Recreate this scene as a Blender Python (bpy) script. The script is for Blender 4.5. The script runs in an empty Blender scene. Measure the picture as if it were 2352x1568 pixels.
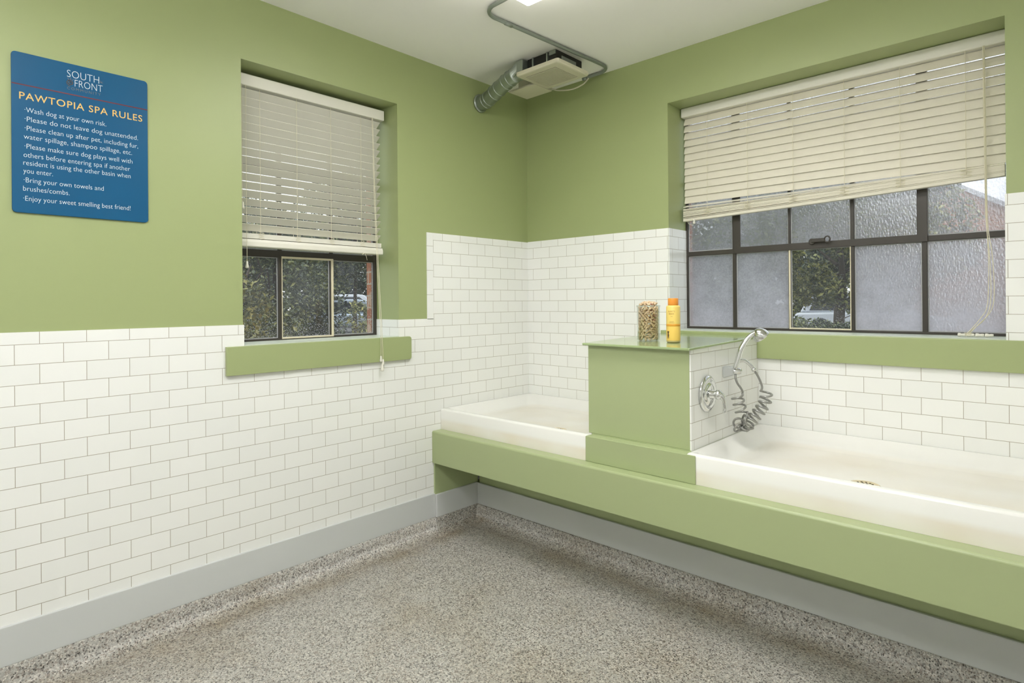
import bpy, bmesh, math, random
from mathutils import Vector, Matrix, Euler

# ------------------------------------------------------------------ camera, world, exposure
SC = bpy.context.scene
COL = SC.collection
H = 1.305                      # heights below are measured from a tile joint 1.305 m above the floor
PI = math.pi
random.seed(7)

cam_data = bpy.data.cameras.new('camera')
cam = bpy.data.objects.new('camera', cam_data)
COL.objects.link(cam)
R2 = Vector((0.71926499, 0.6946864, -0.00828736))
U2 = Vector((0.00650656, 0.00519246, 0.99996535))
FW = Vector((-0.69470536, 0.71929399, 0.00078526))
m = Matrix((R2, U2, -FW)).transposed().to_4x4()
m.translation = Vector((2.87965, -3.33611, 0.14764 + H))
cam.matrix_world = m
cam_data.sensor_fit = 'HORIZONTAL'
cam_data.sensor_width = 36.0
cam_data.lens = 1354.53 / 2352 * 36.0
cam_data.shift_x = (1176 - 1137.456) / 2352
cam_data.shift_y = -(784 - 692.731) / 2352
cam_data.clip_start = 0.05
cam_data.clip_end = 300
SC.camera = cam

world = bpy.data.worlds.new('world')
SC.world = world
world.use_nodes = True
bg = world.node_tree.nodes['Background']
bg.inputs['Color'].default_value = (0.93, 0.97, 1.0, 1)
bg.inputs['Strength'].default_value = 1.7

SC.view_settings.view_transform = 'Standard'
SC.view_settings.look = 'None'
SC.view_settings.gamma = 1.0
SC.view_settings.exposure = 0.0
SC.view_settings.use_curve_mapping = False
SC.cycles.use_denoising = True
SC.cycles.max_bounces = 10
SC.cycles.diffuse_bounces = 6
SC.cycles.transparent_max_bounces = 16
LAMP = 11.5                     # the lamp in view; the added fill lamp behind the viewer is brighter

# ------------------------------------------------------------------ materials
MATS = {}


def mat(name, col, rough=0.5, metal=0.0, spec=0.5, coat=0.0):
    if name in MATS:
        return MATS[name]
    mt = bpy.data.materials.new(name)
    mt.use_nodes = True
    b = mt.node_tree.nodes['Principled BSDF']
    b.inputs['Base Color'].default_value = (*col, 1)
    b.inputs['Roughness'].default_value = rough
    b.inputs['Metallic'].default_value = metal
    b.inputs['Specular IOR Level'].default_value = spec
    b.inputs['Coat Weight'].default_value = coat
    b.inputs['Coat Roughness'].default_value = 0.08
    MATS[name] = mt
    return mt


class NT:
    """small node-tree helper"""
    def __init__(self, mt):
        self.t = mt.node_tree
        self.b = self.t.nodes.get('Principled BSDF')
        self.out = self.t.nodes.get('Material Output')

    def n(self, typ, **kw):
        nd = self.t.nodes.new(typ)
        for k, v in kw.items():
            setattr(nd, k, v)
        return nd

    def l(self, a, b):
        self.t.links.new(a, b)

    def math(self, op, a, b=None, c=None):
        nd = self.n('ShaderNodeMath', operation=op)
        for i, v in enumerate((a, b, c)):
            if v is None:
                continue
            if isinstance(v, (int, float)):
                nd.inputs[i].default_value = v
            else:
                self.l(v, nd.inputs[i])
        return nd.outputs[0]

    def mix(self, fac, a, b, blend='MIX'):
        nd = self.n('ShaderNodeMix', data_type='RGBA', blend_type=blend)
        for i, v in ((0, fac), (6, a), (7, b)):
            if isinstance(v, (int, float)):
                nd.inputs[i].default_value = v
            elif isinstance(v, tuple):
                nd.inputs[i].default_value = (*v, 1)
            else:
                self.l(v, nd.inputs[i])
        return nd.outputs[2]

    def ramp(self, fac, stops, interp='LINEAR'):
        nd = self.n('ShaderNodeValToRGB')
        cr = nd.color_ramp
        cr.interpolation = interp
        while len(cr.elements) < len(stops):
            cr.elements.new(0.5)
        for e, (p, c) in zip(cr.elements, stops):
            e.position = p
            e.color = (*c, 1) if isinstance(c, tuple) else (c, c, c, 1)
        self.l(fac, nd.inputs[0])
        return nd.outputs[0]

    def noise(self, scale, detail=2.0, vec=None, rough=0.5):
        nd = self.n('ShaderNodeTexNoise')
        nd.inputs['Scale'].default_value = scale
        nd.inputs['Detail'].default_value = detail
        nd.inputs['Roughness'].default_value = rough
        if vec is not None:
            self.l(vec, nd.inputs['Vector'])
        return nd.outputs['Fac']

    def pos(self):
        return self.n('ShaderNodeTexCoord').outputs['Object']

    def bump(self, height, strength=0.3, dist=0.002):
        nd = self.n('ShaderNodeBump')
        nd.inputs['Strength'].default_value = strength
        nd.inputs['Distance'].default_value = dist
        self.l(height, nd.inputs['Height'])
        self.l(nd.outputs[0], self.b.inputs['Normal'])


def paint(name, col, rough=0.45):
    mt = mat(name, col, rough)
    k = NT(mt)
    p = k.pos()
    k.bump(k.noise(160, 3, p), 0.12, 0.0008)
    return mt


GREEN = paint('green_wall_paint', (0.345, 0.402, 0.182), 0.42)
GREEN_LIFTED = paint('green_wall_lit_copy', (0.385, 0.448, 0.235), 0.36)  # wall green lightened and greyed: stands in for stronger light on platform and pedestal
GREEN_GLOSS = paint('green_gloss_paint', (0.355, 0.415, 0.195), 0.30)
SLABM = mat('glossy_slab_paint', (0.340, 0.430, 0.210), 0.22, coat=0.5)
STOOLM = mat('pale_stool_paint', (0.62, 0.68, 0.58), 0.3)
CEIL = paint('ceiling_paint', (0.94, 0.93, 0.90), 0.8)
WHITEWALL = paint('plain_wall_paint', (0.84, 0.84, 0.82), 0.6)
GREY = paint('grey_baseboard_paint', (0.60, 0.62, 0.61), 0.4)
TUBM = mat('cream_acrylic', (0.84, 0.84, 0.80), 0.22, coat=0.3)
VINYL = mat('blind_vinyl', (0.76, 0.745, 0.655), 0.45)
VINYL2 = mat('beige_blind_vinyl', (0.70, 0.665, 0.55), 0.5)  # warmer, darker beige for the slats of the wide blind
CORDM = mat('blind_cord', (0.70, 0.66, 0.50), 0.8)
STEEL = mat('brown_window_steel', (0.040, 0.034, 0.026), 0.45)
SASHM = mat('cream_sash_paint', (0.66, 0.60, 0.44), 0.5)
PUTTY = mat('window_putty', (0.45, 0.46, 0.46), 0.7)
CHROME = mat('chrome', (0.72, 0.73, 0.72), 0.10, 1.0)
SATIN = mat('satin_grey_bracket', (0.58, 0.60, 0.60), 0.3, 0.5)
HOSEM = mat('grey_hose', (0.33, 0.33, 0.31), 0.3, 0.6)
GALV = mat('galvanised_duct', (0.36, 0.40, 0.36), 0.34, 0.85)
CONDM = mat('conduit_steel', (0.30, 0.33, 0.30), 0.4, 0.6)
BLACK = mat('black_fan_housing', (0.012, 0.012, 0.010), 0.35)
FANW = mat('cream_fan_cover', (0.64, 0.61, 0.47), 0.45)
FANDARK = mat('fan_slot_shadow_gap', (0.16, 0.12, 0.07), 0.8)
ORANGE = mat('orange_cap', (0.80, 0.30, 0.035), 0.35)
YELLOW = mat('yellow_bottle', (0.85, 0.58, 0.13), 0.35)
BAND = mat('bottle_band', (0.70, 0.33, 0.03), 0.4)
INK = mat('bottle_ink', (0.10, 0.06, 0.03), 0.6)
INKBROWN = mat('bottle_ink_brown', (0.42, 0.24, 0.06), 0.6)
SIGNW = mat('sign_white', (0.72, 0.80, 0.84), 0.5)
SIGNY = mat('sign_gold', (0.78, 0.50, 0.14), 0.5)
SIGNR = mat('sign_maroon', (0.13, 0.015, 0.03), 0.5)
SIGNT = mat('sign_taupe', (0.17, 0.17, 0.16), 0.5)
SIGNB = mat('sign_brown', (0.10, 0.075, 0.06), 0.5)
SIGN = mat('sign_blue', (0.008, 0.095, 0.215), 0.33, spec=0.25)
BARK = mat('bark', (0.06, 0.045, 0.03), 0.9)
CARW = mat('white_car_paint', (0.70, 0.74, 0.80), 0.2, coat=0.5)
CARS = mat('silver_car_paint', (0.42, 0.50, 0.58), 0.22, 0.5, coat=0.5)
CARG = mat('car_glass', (0.02, 0.025, 0.03), 0.08)
TYRE = mat('tyre', (0.015, 0.015, 0.015), 0.8)
ROOFM = mat('pale_verge_board', (0.60, 0.60, 0.60), 0.6)
BRASS = mat('drain_metal', (0.72, 0.62, 0.42), 0.35, 0.4)
DARKHOLE = mat('drain_hole', (0.05, 0.035, 0.01), 0.9)


def tile_mat(name, axis, s0, z0, vertical=False, sign=1.0):
    """running-bond tile: s along the wall, z up; joints fall at multiples of the tile pitch"""
    mt = mat(name, (0.76, 0.765, 0.69), 0.22, coat=0.2)
    k = NT(mt)
    sep = k.n('ShaderNodeSeparateXYZ')
    k.l(k.pos(), sep.inputs[0])
    s = k.math('MULTIPLY_ADD', sep.outputs[axis], sign, -s0)
    z = k.math('SUBTRACT', sep.outputs[2], z0 + H)
    comb = k.n('ShaderNodeCombineXYZ')
    br = k.n('ShaderNodeTexBrick')
    if vertical:
        k.l(z, comb.inputs[0])
        comb.inputs[1].default_value = 0.5
        br.offset = 0.0
    else:
        k.l(s, comb.inputs[0])
        k.l(z, comb.inputs[1])
        br.offset = 0.5
    br.offset_frequency = 2
    br.squash = 1.0
    k.l(comb.outputs[0], br.inputs['Vector'])
    br.inputs['Scale'].default_value = 1.0
    br.inputs['Brick Width'].default_value = 0.1540
    br.inputs['Row Height'].default_value = 1.0 if vertical else 0.0778
    br.inputs['Mortar Size'].default_value = 0.00115
    br.inputs['Mortar Smooth'].default_value = 0.15
    br.inputs['Color1'].default_value = (0.850, 0.862, 0.830, 1)
    br.inputs['Color2'].default_value = (0.880, 0.888, 0.855, 1)
    br.inputs['Mortar'].default_value = (0.36, 0.33, 0.26, 1)
    k.l(br.outputs['Color'], k.b.inputs['Base Color'])
    rg = k.math('MULTIPLY_ADD', br.outputs['Fac'], 0.6, 0.2)
    k.l(rg, k.b.inputs['Roughness'])
    inv = k.math('SUBTRACT', 1.0, br.outputs['Fac'])
    und = k.math('MULTIPLY_ADD', k.noise(9, 1, comb.outputs[0]), 0.15, inv)
    k.bump(und, 0.35, 0.0015)
    return mt


TILE_L = tile_mat('tile_left_wall', 1, 0.0679, 0.0, sign=-1.0)
TILE_R = tile_mat('tile_right_wall', 0, 0.0514 + 0.077, 0.0)
TILE_R2 = tile_mat('tile_right_wall_basin', 0, 1.859 + 0.077, 0.0)
TILE_P = tile_mat('tile_pedestal', 1, -0.709 + 0.45, -0.173 - 0.0778 + 0.66 - H)   # measured from the pedestal's own origin
TILE_V = tile_mat('tile_upright_edge', 1, 0.0, 0.044, vertical=True)
TILE_RV = tile_mat('tile_reveal_right_window', 1, 0.045, 0.0)
TILE_LV = tile_mat('tile_reveal_left_window', 0, 0.06, 0.0)


def floor_mat():
    mt = mat('flake_floor', (0.4, 0.39, 0.35), 0.42)
    k = NT(mt)
    p = k.pos()
    # stretch the lookup a little so that the flakes read as chips
    vo = k.n('ShaderNodeTexVoronoi', feature='F1')
    vo.inputs['Scale'].default_value = 165
    k.l(p, vo.inputs['Vector'])
    sep = k.n('ShaderNodeSeparateColor')
    k.l(vo.outputs['Color'], sep.inputs[0])
    chips = k.ramp(sep.outputs[0], [(0.0, (0.020, 0.017, 0.015)), (0.115, (0.17, 0.13, 0.10)), (0.22, (0.33, 0.285, 0.24)),
                                    (0.36, (0.375, 0.365, 0.335)), (0.60, (0.465, 0.455, 0.42)), (0.84, (0.66, 0.635, 0.58))], 'CONSTANT')
    vo2 = k.n('ShaderNodeTexVoronoi', feature='F1')
    vo2.inputs['Scale'].default_value = 330
    k.l(p, vo2.inputs['Vector'])
    sep2 = k.n('ShaderNodeSeparateColor')
    k.l(vo2.outputs['Color'], sep2.inputs[0])
    fine = k.ramp(sep2.outputs[1], [(0.0, (0.05, 0.045, 0.04)), (0.08, (0.335, 0.315, 0.285)), (0.5, (0.455, 0.445, 0.41)), (0.85, (0.60, 0.585, 0.53))], 'CONSTANT')
    col = k.mix(0.45, chips, fine)
    vo3 = k.n('ShaderNodeTexVoronoi', feature='F1')
    vo3.inputs['Scale'].default_value = 120
    k.l(p, vo3.inputs['Vector'])
    sep3 = k.n('ShaderNodeSeparateColor')
    k.l(vo3.outputs['Color'], sep3.inputs[0])
    speck = k.math('MULTIPLY', k.math('LESS_THAN', vo3.outputs['Distance'], 0.34), k.math('LESS_THAN', sep3.outputs[0], 0.24))
    col = k.mix(k.math('MULTIPLY', speck, 0.85), col, (0.030, 0.026, 0.020))
    pale = k.math('MULTIPLY', k.math('LESS_THAN', vo3.outputs['Distance'], 0.30), k.math('GREATER_THAN', sep3.outputs[0], 0.80))
    col = k.mix(k.math('MULTIPLY', pale, 0.6), col, (0.80, 0.77, 0.68))
    # worn grime: brown patches in the open floor and a dirty line where the cove meets the floor
    xyz = k.n('ShaderNodeSeparateXYZ')
    k.l(p, xyz.inputs[0])
    dx = k.math('ABSOLUTE', k.math('SUBTRACT', xyz.outputs[0], 0.10))
    dy = k.math('ABSOLUTE', k.math('ADD', xyz.outputs[1], 0.68))
    d = k.math('MINIMUM', dx, dy)
    line = k.math('SUBTRACT', 1.0, k.math('MINIMUM', k.math('DIVIDE', d, 0.10), 1.0))
    n1 = k.ramp(k.noise(4.5, 4, p), [(0.36, 0.0), (0.68, 1.0)])
    low = k.math('LESS_THAN', xyz.outputs[2], 0.03)
    g1 = k.math('MULTIPLY', k.math('MULTIPLY', line, k.math('MULTIPLY_ADD', n1, 0.9, 0.35)), low)
    n2 = k.ramp(k.noise(1.6, 5, p, 0.6), [(0.50, 0.0), (0.74, 1.0)])
    g2 = k.math('MULTIPLY', n2, 0.48)
    g = k.math('MINIMUM', k.math('ADD', k.math('MULTIPLY', g1, 0.62), g2), 0.8)
    col = k.mix(g, col, k.mix(1.0, col, (0.66, 0.55, 0.38), 'MULTIPLY'))
    k.l(col, k.b.inputs['Base Color'])
    k.bump(vo.outputs['Distance'], 0.15, 0.001)
    return mt


FLOOR = floor_mat()


def brick_mat():
    mt = mat('red_brick', (0.4, 0.15, 0.08), 0.85)
    k = NT(mt)
    sep = k.n('ShaderNodeSeparateXYZ')
    k.l(k.pos(), sep.inputs[0])
    comb = k.n('ShaderNodeCombineXYZ')
    k.l(k.math('ADD', sep.outputs[0], sep.outputs[1]), comb.inputs[0])
    k.l(sep.outputs[2], comb.inputs[1])
    br = k.n('ShaderNodeTexBrick')
    k.l(comb.outputs[0], br.inputs['Vector'])
    br.inputs['Scale'].default_value = 1.0
    br.inputs['Brick Width'].default_value = 0.215
    br.inputs['Row Height'].default_value = 0.075
    br.inputs['Mortar Size'].default_value = 0.005
    br.inputs['Color1'].default_value = (0.50, 0.20, 0.095, 1)
    br.inputs['Color2'].default_value = (0.40, 0.155, 0.08, 1)
    br.inputs['Mortar'].default_value = (0.56, 0.47, 0.36, 1)
    col = k.mix(k.ramp(k.noise(14, 3, k.pos()), [(0.5, 0.0), (0.62, 0.8)]), br.outputs['Color'], (0.60, 0.46, 0.33))
    k.l(col, k.b.inputs['Base Color'])
    return mt


BRICK = brick_mat()


def asphalt():
    mt = mat('wet_asphalt', (0.10, 0.10, 0.105), 0.5)
    k = NT(mt)
    c = k.mix(k.noise(0.8, 4, k.pos()), (0.05, 0.05, 0.05), (0.11, 0.105, 0.105))
    k.l(c, k.b.inputs['Base Color'])
    return mt


ASPH = asphalt()
SOIL = mat('dark_mulch', (0.045, 0.036, 0.027), 0.95)


def leaf_mat(name, dark, mid, light):
    mt = mat(name, mid, 0.35)
    k = NT(mt)
    p = k.pos()
    geo = k.n('ShaderNodeNewGeometry')
    f = k.math('ADD', k.math('MULTIPLY', k.noise(2.3, 3, p, 0.65), 0.75), k.math('MULTIPLY', geo.outputs['Random Per Island'], 0.30))
    col = k.ramp(f, [(0.38, dark), (0.54, mid), (0.72, light)])
    k.l(col, k.b.inputs['Base Color'])
    return mt


LEAF_A = leaf_mat('leaf_deep_green', (0.040, 0.062, 0.034), (0.11, 0.15, 0.07), (0.40, 0.43, 0.16))
LEAF_B = leaf_mat('leaf_yellow_green', (0.05, 0.07, 0.032), (0.19, 0.23, 0.075), (0.55, 0.53, 0.17))
LEAF_C = leaf_mat('leaf_grey_green', (0.045, 0.07, 0.055), (0.09, 0.13, 0.09), (0.20, 0.25, 0.17))


def glass_clear(name, haze, droplet_scale, low_z):
    """thin pane: see-through, faint mirror reflection, a breath of grime and rain drops towards the bottom"""
    mt = mat(name, (1, 1, 1))
    k = NT(mt)
    k.t.nodes.remove(k.b)
    p = k.pos()
    tr = k.n('ShaderNodeBsdfTransparent')
    tr.inputs[0].default_value = (0.93, 0.95, 0.94, 1)
    gl = k.n('ShaderNodeBsdfGlossy')
    gl.inputs['Roughness'].default_value = 0.03
    fr = k.n('ShaderNodeFresnel')
    fr.inputs[0].default_value = 1.45
    m1 = k.n('ShaderNodeMixShader')
    k.l(fr.outputs[0], m1.inputs[0]); k.l(tr.outputs[0], m1.inputs[1]); k.l(gl.outputs[0], m1.inputs[2])
    df = k.n('ShaderNodeBsdfTranslucent')
    df.inputs[0].default_value = (0.80, 0.84, 0.86, 1)
    vo = k.n('ShaderNodeTexVoronoi', feature='F1')
    vo.inputs['Scale'].default_value = droplet_scale
    k.l(p, vo.inputs['Vector'])
    sc = k.n('ShaderNodeSeparateColor')
    k.l(vo.outputs['Color'], sc.inputs[0])
    sep = k.n('ShaderNodeSeparateXYZ')
    k.l(p, sep.inputs[0])
    hgt = k.math('SUBTRACT', sep.outputs[2], low_z + H)
    near = k.ramp(hgt, [(0.0, 0.60), (0.07, 0.34), (0.14, 0.10), (0.45, 0.045)])
    dot = k.math('MULTIPLY', k.math('LESS_THAN', vo.outputs['Distance'], 0.30), k.math('LESS_THAN', sc.outputs[0], near))
    fac = k.math('MINIMUM', k.math('ADD', k.math('MULTIPLY', dot, 0.55), k.math('MULTIPLY', k.noise(5, 3, p), haze)), 0.9)
    m2 = k.n('ShaderNodeMixShader')
    k.l(fac, m2.inputs[0]); k.l(m1.outputs[0], m2.inputs[1]); k.l(df.outputs[0], m2.inputs[2])
    k.l(m2.outputs[0], k.out.inputs[0])
    return mt


def glass_dirty(name, lumpy=0.70, thin=0.0):
    """old pane with a rough wet film: refracts in tiny lumps, with a pale haze of dirt that thickens downwards"""
    mt = mat(name, (1, 1, 1))
    k = NT(mt)
    k.t.nodes.remove(k.b)
    p = k.pos()
    sep = k.n('ShaderNodeSeparateXYZ')
    k.l(p, sep.inputs[0])
    low = k.ramp(k.math('SUBTRACT', sep.outputs[2], H), [(0.05, 0.80), (0.36, 0.60), (0.50, 0.42), (0.9, 0.38)])
    big = k.noise(6, 5, p, 0.65)
    stretch = k.n('ShaderNodeMapping')
    stretch.inputs['Scale'].default_value = (1, 1, 0.45)
    k.l(p, stretch.inputs[0])
    lump = k.n('ShaderNodeTexVoronoi', feature='SMOOTH_F1')
    lump.inputs['Scale'].default_value = 150
    k.l(stretch.outputs[0], lump.inputs['Vector'])
    ln = k.noise(120, 3, p, 0.7)
    hsum = k.math('ADD', lump.outputs['Distance'], ln)
    bp = k.n('ShaderNodeBump')
    bp.inputs['Strength'].default_value = 1.0
    bp.inputs['Distance'].default_value = 0.005
    k.l(hsum, bp.inputs['Height'])
    rf = k.n('ShaderNodeBsdfRefraction')
    rf.inputs['IOR'].default_value = 1.30
    rf.inputs['Roughness'].default_value = 0.03
    rf.inputs['Color'].default_value = (0.92, 0.96, 1.0, 1)
    k.l(bp.outputs[0], rf.inputs['Normal'])
    thru = k.n('ShaderNodeBsdfTransparent')
    thru.inputs[0].default_value = (0.92, 0.95, 1.0, 1)
    m0 = k.n('ShaderNodeMixShader')
    m0.inputs[0].default_value = lumpy
    k.l(thru.outputs[0], m0.inputs[1]); k.l(rf.outputs[0], m0.inputs[2])
    tl = k.n('ShaderNodeBsdfTranslucent')
    tl.inputs[0].default_value = (0.55, 0.56, 0.60, 1)
    fac = k.math('ADD', low, k.math('MULTIPLY_ADD', big, 0.7, -0.35))
    fac = k.math('ADD', fac, k.math('MULTIPLY_ADD', ln, 0.5, -0.25))
    fac = k.math('MINIMUM', k.math('MAXIMUM', k.math('SUBTRACT', fac, thin), 0.05), 0.93)
    m1 = k.n('ShaderNodeMixShader')
    k.l(fac, m1.inputs[0]); k.l(m0.outputs[0], m1.inputs[1]); k.l(tl.outputs[0], m1.inputs[2])
    gl = k.n('ShaderNodeBsdfGlossy')
    gl.inputs['Roughness'].default_value = 0.2
    m2 = k.n('ShaderNodeMixShader')
    m2.inputs[0].default_value = 0.04
    k.l(m1.outputs[0], m2.inputs[1]); k.l(gl.outputs[0], m2.inputs[2])
    k.l(m2.outputs[0], k.out.inputs[0])
    return mt


GLASS_L = glass_clear('rain_spotted_pane', 0.16, 170, -0.045)
GLASS_C = glass_clear('clear_pane', 0.12, 200, -0.015)
GLASS_D = glass_dirty('dirty_wet_pane')
GLASS_T = glass_dirty('thinly_dirty_pane', 0.28, 0.06)


def jar_glass():
    mt = mat('jar_glass', (1, 1, 1))
    k = NT(mt)
    k.t.nodes.remove(k.b)
    tr = k.n('ShaderNodeBsdfTransparent')
    tr.inputs[0].default_value = (0.95, 0.96, 0.94, 1)
    gl = k.n('ShaderNodeBsdfGlossy')
    gl.inputs['Roughness'].default_value = 0.03
    lw = k.n('ShaderNodeLayerWeight')
    lw.inputs[0].default_value = 0.25
    m1 = k.n('ShaderNodeMixShader')
    k.l(k.math('MULTIPLY', lw.outputs['Facing'], 0.5), m1.inputs[0])
    k.l(tr.outputs[0], m1.inputs[1]); k.l(gl.outputs[0], m1.inputs[2])
    k.l(m1.outputs[0], k.out.inputs[0])
    return mt


JARG = jar_glass()


def biscuit_mat():
    mt = mat('biscuit', (0.5, 0.34, 0.18), 0.8)
    k = NT(mt)
    oi = k.n('ShaderNodeObjectInfo')
    col = k.ramp(oi.outputs['Random'], [(0.0, (0.74, 0.56, 0.37)), (0.45, (0.66, 0.49, 0.31)), (0.8, (0.80, 0.64, 0.44)), (0.93, (0.56, 0.33, 0.25))], 'CONSTANT')
    k.l(col, k.b.inputs['Base Color'])
    return mt


BISC = biscuit_mat()


def tub_mat():
    mt = mat('basin_acrylic', (0.84, 0.84, 0.80), 0.2, coat=0.3)
    k = NT(mt)
    p = k.pos()
    sep = k.n('ShaderNodeSeparateXYZ')
    k.l(p, sep.inputs[0])
    low = k.ramp(k.math('SUBTRACT', sep.outputs[2], 0.0505), [(0.0, 1.0), (0.022, 0.0)])
    st = k.math('MULTIPLY', low, k.ramp(k.noise(2.2, 3, p), [(0.35, 0.25), (0.65, 0.9)]))
    k.l(k.mix(st, (0.84, 0.84, 0.80), (0.75, 0.69, 0.57)), k.b.inputs['Base Color'])
    return mt


TUBB = tub_mat()


def emit(name, col, s):
    mt = mat(name, col)
    k = NT(mt)
    k.b.inputs['Emission Color'].default_value = (*col, 1)
    k.b.inputs['Emission Strength'].default_value = s
    return mt


LIT = emit('lit_diffuser', (1.0, 0.985, 0.98), LAMP)
LIT2 = emit('fill_glow_bright', (0.985, 0.985, 1.0), 13.2)  # glow of the stronger added fill lamp, out of view
LIT3 = emit('fill_glow_soft', (0.985, 0.985, 1.0), 2.8)  # glow of the weaker added fill lamp, out of view

# ------------------------------------------------------------------ mesh helpers
ROOT = {}


class MB:
    def __init__(self):
        self.bm = bmesh.new()

    def verts(self, pts):
        return [self.bm.verts.new((p[0], p[1], p[2] + H)) for p in pts]

    def face(self, vs):
        try:
            return self.bm.faces.new(vs)
        except ValueError:
            return None

    def box(self, x0, x1, y0, y1, z0, z1):
        v = self.verts([(x0, y0, z0), (x1, y0, z0), (x1, y1, z0), (x0, y1, z0), (x0, y0, z1), (x1, y0, z1), (x1, y1, z1), (x0, y1, z1)])
        for q in ((0, 3, 2, 1), (4, 5, 6, 7), (0, 1, 5, 4), (1, 2, 6, 5), (2, 3, 7, 6), (3, 0, 4, 7)):
            self.face([v[i] for i in q])
        return self

    def prism(self, poly, axis, a, b):
        """poly: 2-d outline in the two other axes (in x, y, z order), extruded along axis from a to b"""
        def pt(q, t):
            r = [q[0], q[1]]
            r.insert(axis, t)
            return r
        A = self.verts([pt(q, a) for q in poly])
        B = self.verts([pt(q, b) for q in poly])
        n = len(poly)
        self.face(A); self.face(B[::-1])
        for i in range(n):
            self.face([A[i], A[(i + 1) % n], B[(i + 1) % n], B[i]])
        return self

    def plate(self, axis, us, zs, inside, t0, t1):
        """a wall plate made of grid cells; axis 0: u is y and thickness along x, axis 1: u is x"""
        cache = {}
        def V(i, j, t):
            key = (i, j, t)
            if key not in cache:
                p = (t, us[i], zs[j]) if axis == 0 else (us[i], t, zs[j])
                cache[key] = self.verts([p])[0]
            return cache[key]
        nu, nz = len(us) - 1, len(zs) - 1
        ins = [[inside((us[i] + us[i + 1]) / 2, (zs[j] + zs[j + 1]) / 2) for j in range(nz)] for i in range(nu)]
        g = lambda i, j: 0 <= i < nu and 0 <= j < nz and ins[i][j]
        for i in range(nu):
            for j in range(nz):
                if not ins[i][j]:
                    continue
                q = [(i, j), (i + 1, j), (i + 1, j + 1), (i, j + 1)]
                self.face([V(a, b, t0) for a, b in q])
                self.face([V(a, b, t1) for a, b in q][::-1])
                for (a, b), nb in (((0, 1), (i, j - 1)), ((1, 2), (i + 1, j)), ((2, 3), (i, j + 1)), ((3, 0), (i - 1, j))):
                    if not g(*nb):
                        self.face([V(*q[a], t0), V(*q[a], t1), V(*q[b], t1), V(*q[b], t0)])
        return self

    def tube(self, path, r, seg=10, cap=True):
        path = [Vector(p) for p in path]
        n = len(path)
        rs = r if isinstance(r, (list, tuple)) else [r] * n
        T = []
        for i in range(n):
            a = path[max(0, i - 1)]; b = path[min(n - 1, i + 1)]
            d = (b - a)
            T.append(d.normalized() if d.length > 1e-9 else Vector((0, 0, 1)))
        ref = Vector((0, 0, 1)) if abs(T[0].z) < 0.9 else Vector((1, 0, 0))
        N = (ref - T[0] * ref.dot(T[0])).normalized()
        rings = []
        for i in range(n):
            if i:
                ax = T[i - 1].cross(T[i])
                if ax.length > 1e-8:
                    N = Matrix.Rotation(T[i - 1].angle(T[i]), 3, ax.normalized()) @ N
                N = (N - T[i] * N.dot(T[i])).normalized()
            B = T[i].cross(N)
            rings.append(self.verts([path[i] + (N * math.cos(2 * PI * k / seg) + B * math.sin(2 * PI * k / seg)) * rs[i] for k in range(seg)]))
        for a, b in zip(rings, rings[1:]):
            for k in range(seg):
                self.face([a[k], a[(k + 1) % seg], b[(k + 1) % seg], b[k]])
        if cap:
            self.face(rings[0][::-1]); self.face(rings[-1])
        return self

    def lathe(self, prof, o, ax=(0, 0, 1), seg=32, close=True):
        """prof: (radius, height along ax) pairs, around the line through o"""
        ax = Vector(ax).normalized()
        ref = Vector((1, 0, 0)) if abs(ax.x) < 0.9 else Vector((0, 1, 0))
        N = (ref - ax * ref.dot(ax)).normalized(); B = ax.cross(N)
        o = Vector(o)
        rings = [self.verts([o + ax * h + (N * math.cos(2 * PI * k / seg) + B * math.sin(2 * PI * k / seg)) * max(r, 1e-5) for k in range(seg)]) for r, h in prof]
        for a, b in zip(rings, rings[1:]):
            for k in range(seg):
                self.face([a[k], a[(k + 1) % seg], b[(k + 1) % seg], b[k]])
        if close:
            self.face(rings[0][::-1]); self.face(rings[-1])
        return self

    def build(self, name, material, parent=None, smooth=False, bevel=0.0, segs=2):
        bmesh.ops.recalc_face_normals(self.bm, faces=self.bm.faces)
        return link(name, self.bm, material, parent, smooth, bevel, segs)


def root_of(o):
    while o.parent:
        o = o.parent
    return o


def link(name, bm, material, parent=None, smooth=False, bevel=0.0, segs=2):
    me = bpy.data.meshes.new(name)
    if parent is not None:
        t = ROOT.get(root_of(parent).name)
        if t:
            bmesh.ops.translate(bm, verts=bm.verts, vec=-Vector(t))
    bm.to_mesh(me)
    bm.free()
    me.materials.append(material)
    if smooth:
        for p in me.polygons:
            p.use_smooth = True
    o = bpy.data.objects.new(name, me)
    COL.objects.link(o)
    if parent is not None:
        o.parent = parent
    if bevel:
        md = o.modifiers.new('bevel', 'BEVEL')
        md.width = bevel
        md.segments = segs
        md.limit_method = 'ANGLE'
        md.angle_limit = math.radians(40)
    return o


def tag(o, label=None, cat=None, group=None, kind=None):
    if label: o['label'] = label
    if cat: o['category'] = cat
    if group: o['group'] = group
    if kind: o['kind'] = kind
    return o


def struct(o, label=None, cat=None):
    return tag(o, label, cat, None, 'structure')


def thing(name, label, cat, loc, group=None):
    o = bpy.data.objects.new(name, None)
    COL.objects.link(o)
    o.location = (loc[0], loc[1], loc[2] + H)
    o.empty_display_size = 0.05
    ROOT[o.name] = tuple(o.location)
    return tag(o, label, cat, group)


def part_copy(o, parent, delta=(0, 0, 0), rot=None):
    c = o.copy()
    COL.objects.link(c)
    c.parent = parent
    c.location = Vector(o.location) + Vector(delta)
    if rot is not None:
        c.rotation_euler = rot
    return c


def arc(c, r, a0, a1, n, plane='xy'):
    out = []
    for i in range(n + 1):
        a = math.radians(a0 + (a1 - a0) * i / n)
        d = (r * math.cos(a), r * math.sin(a))
        out.append((c[0] + d[0], c[1] + d[1]))
    return out


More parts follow.
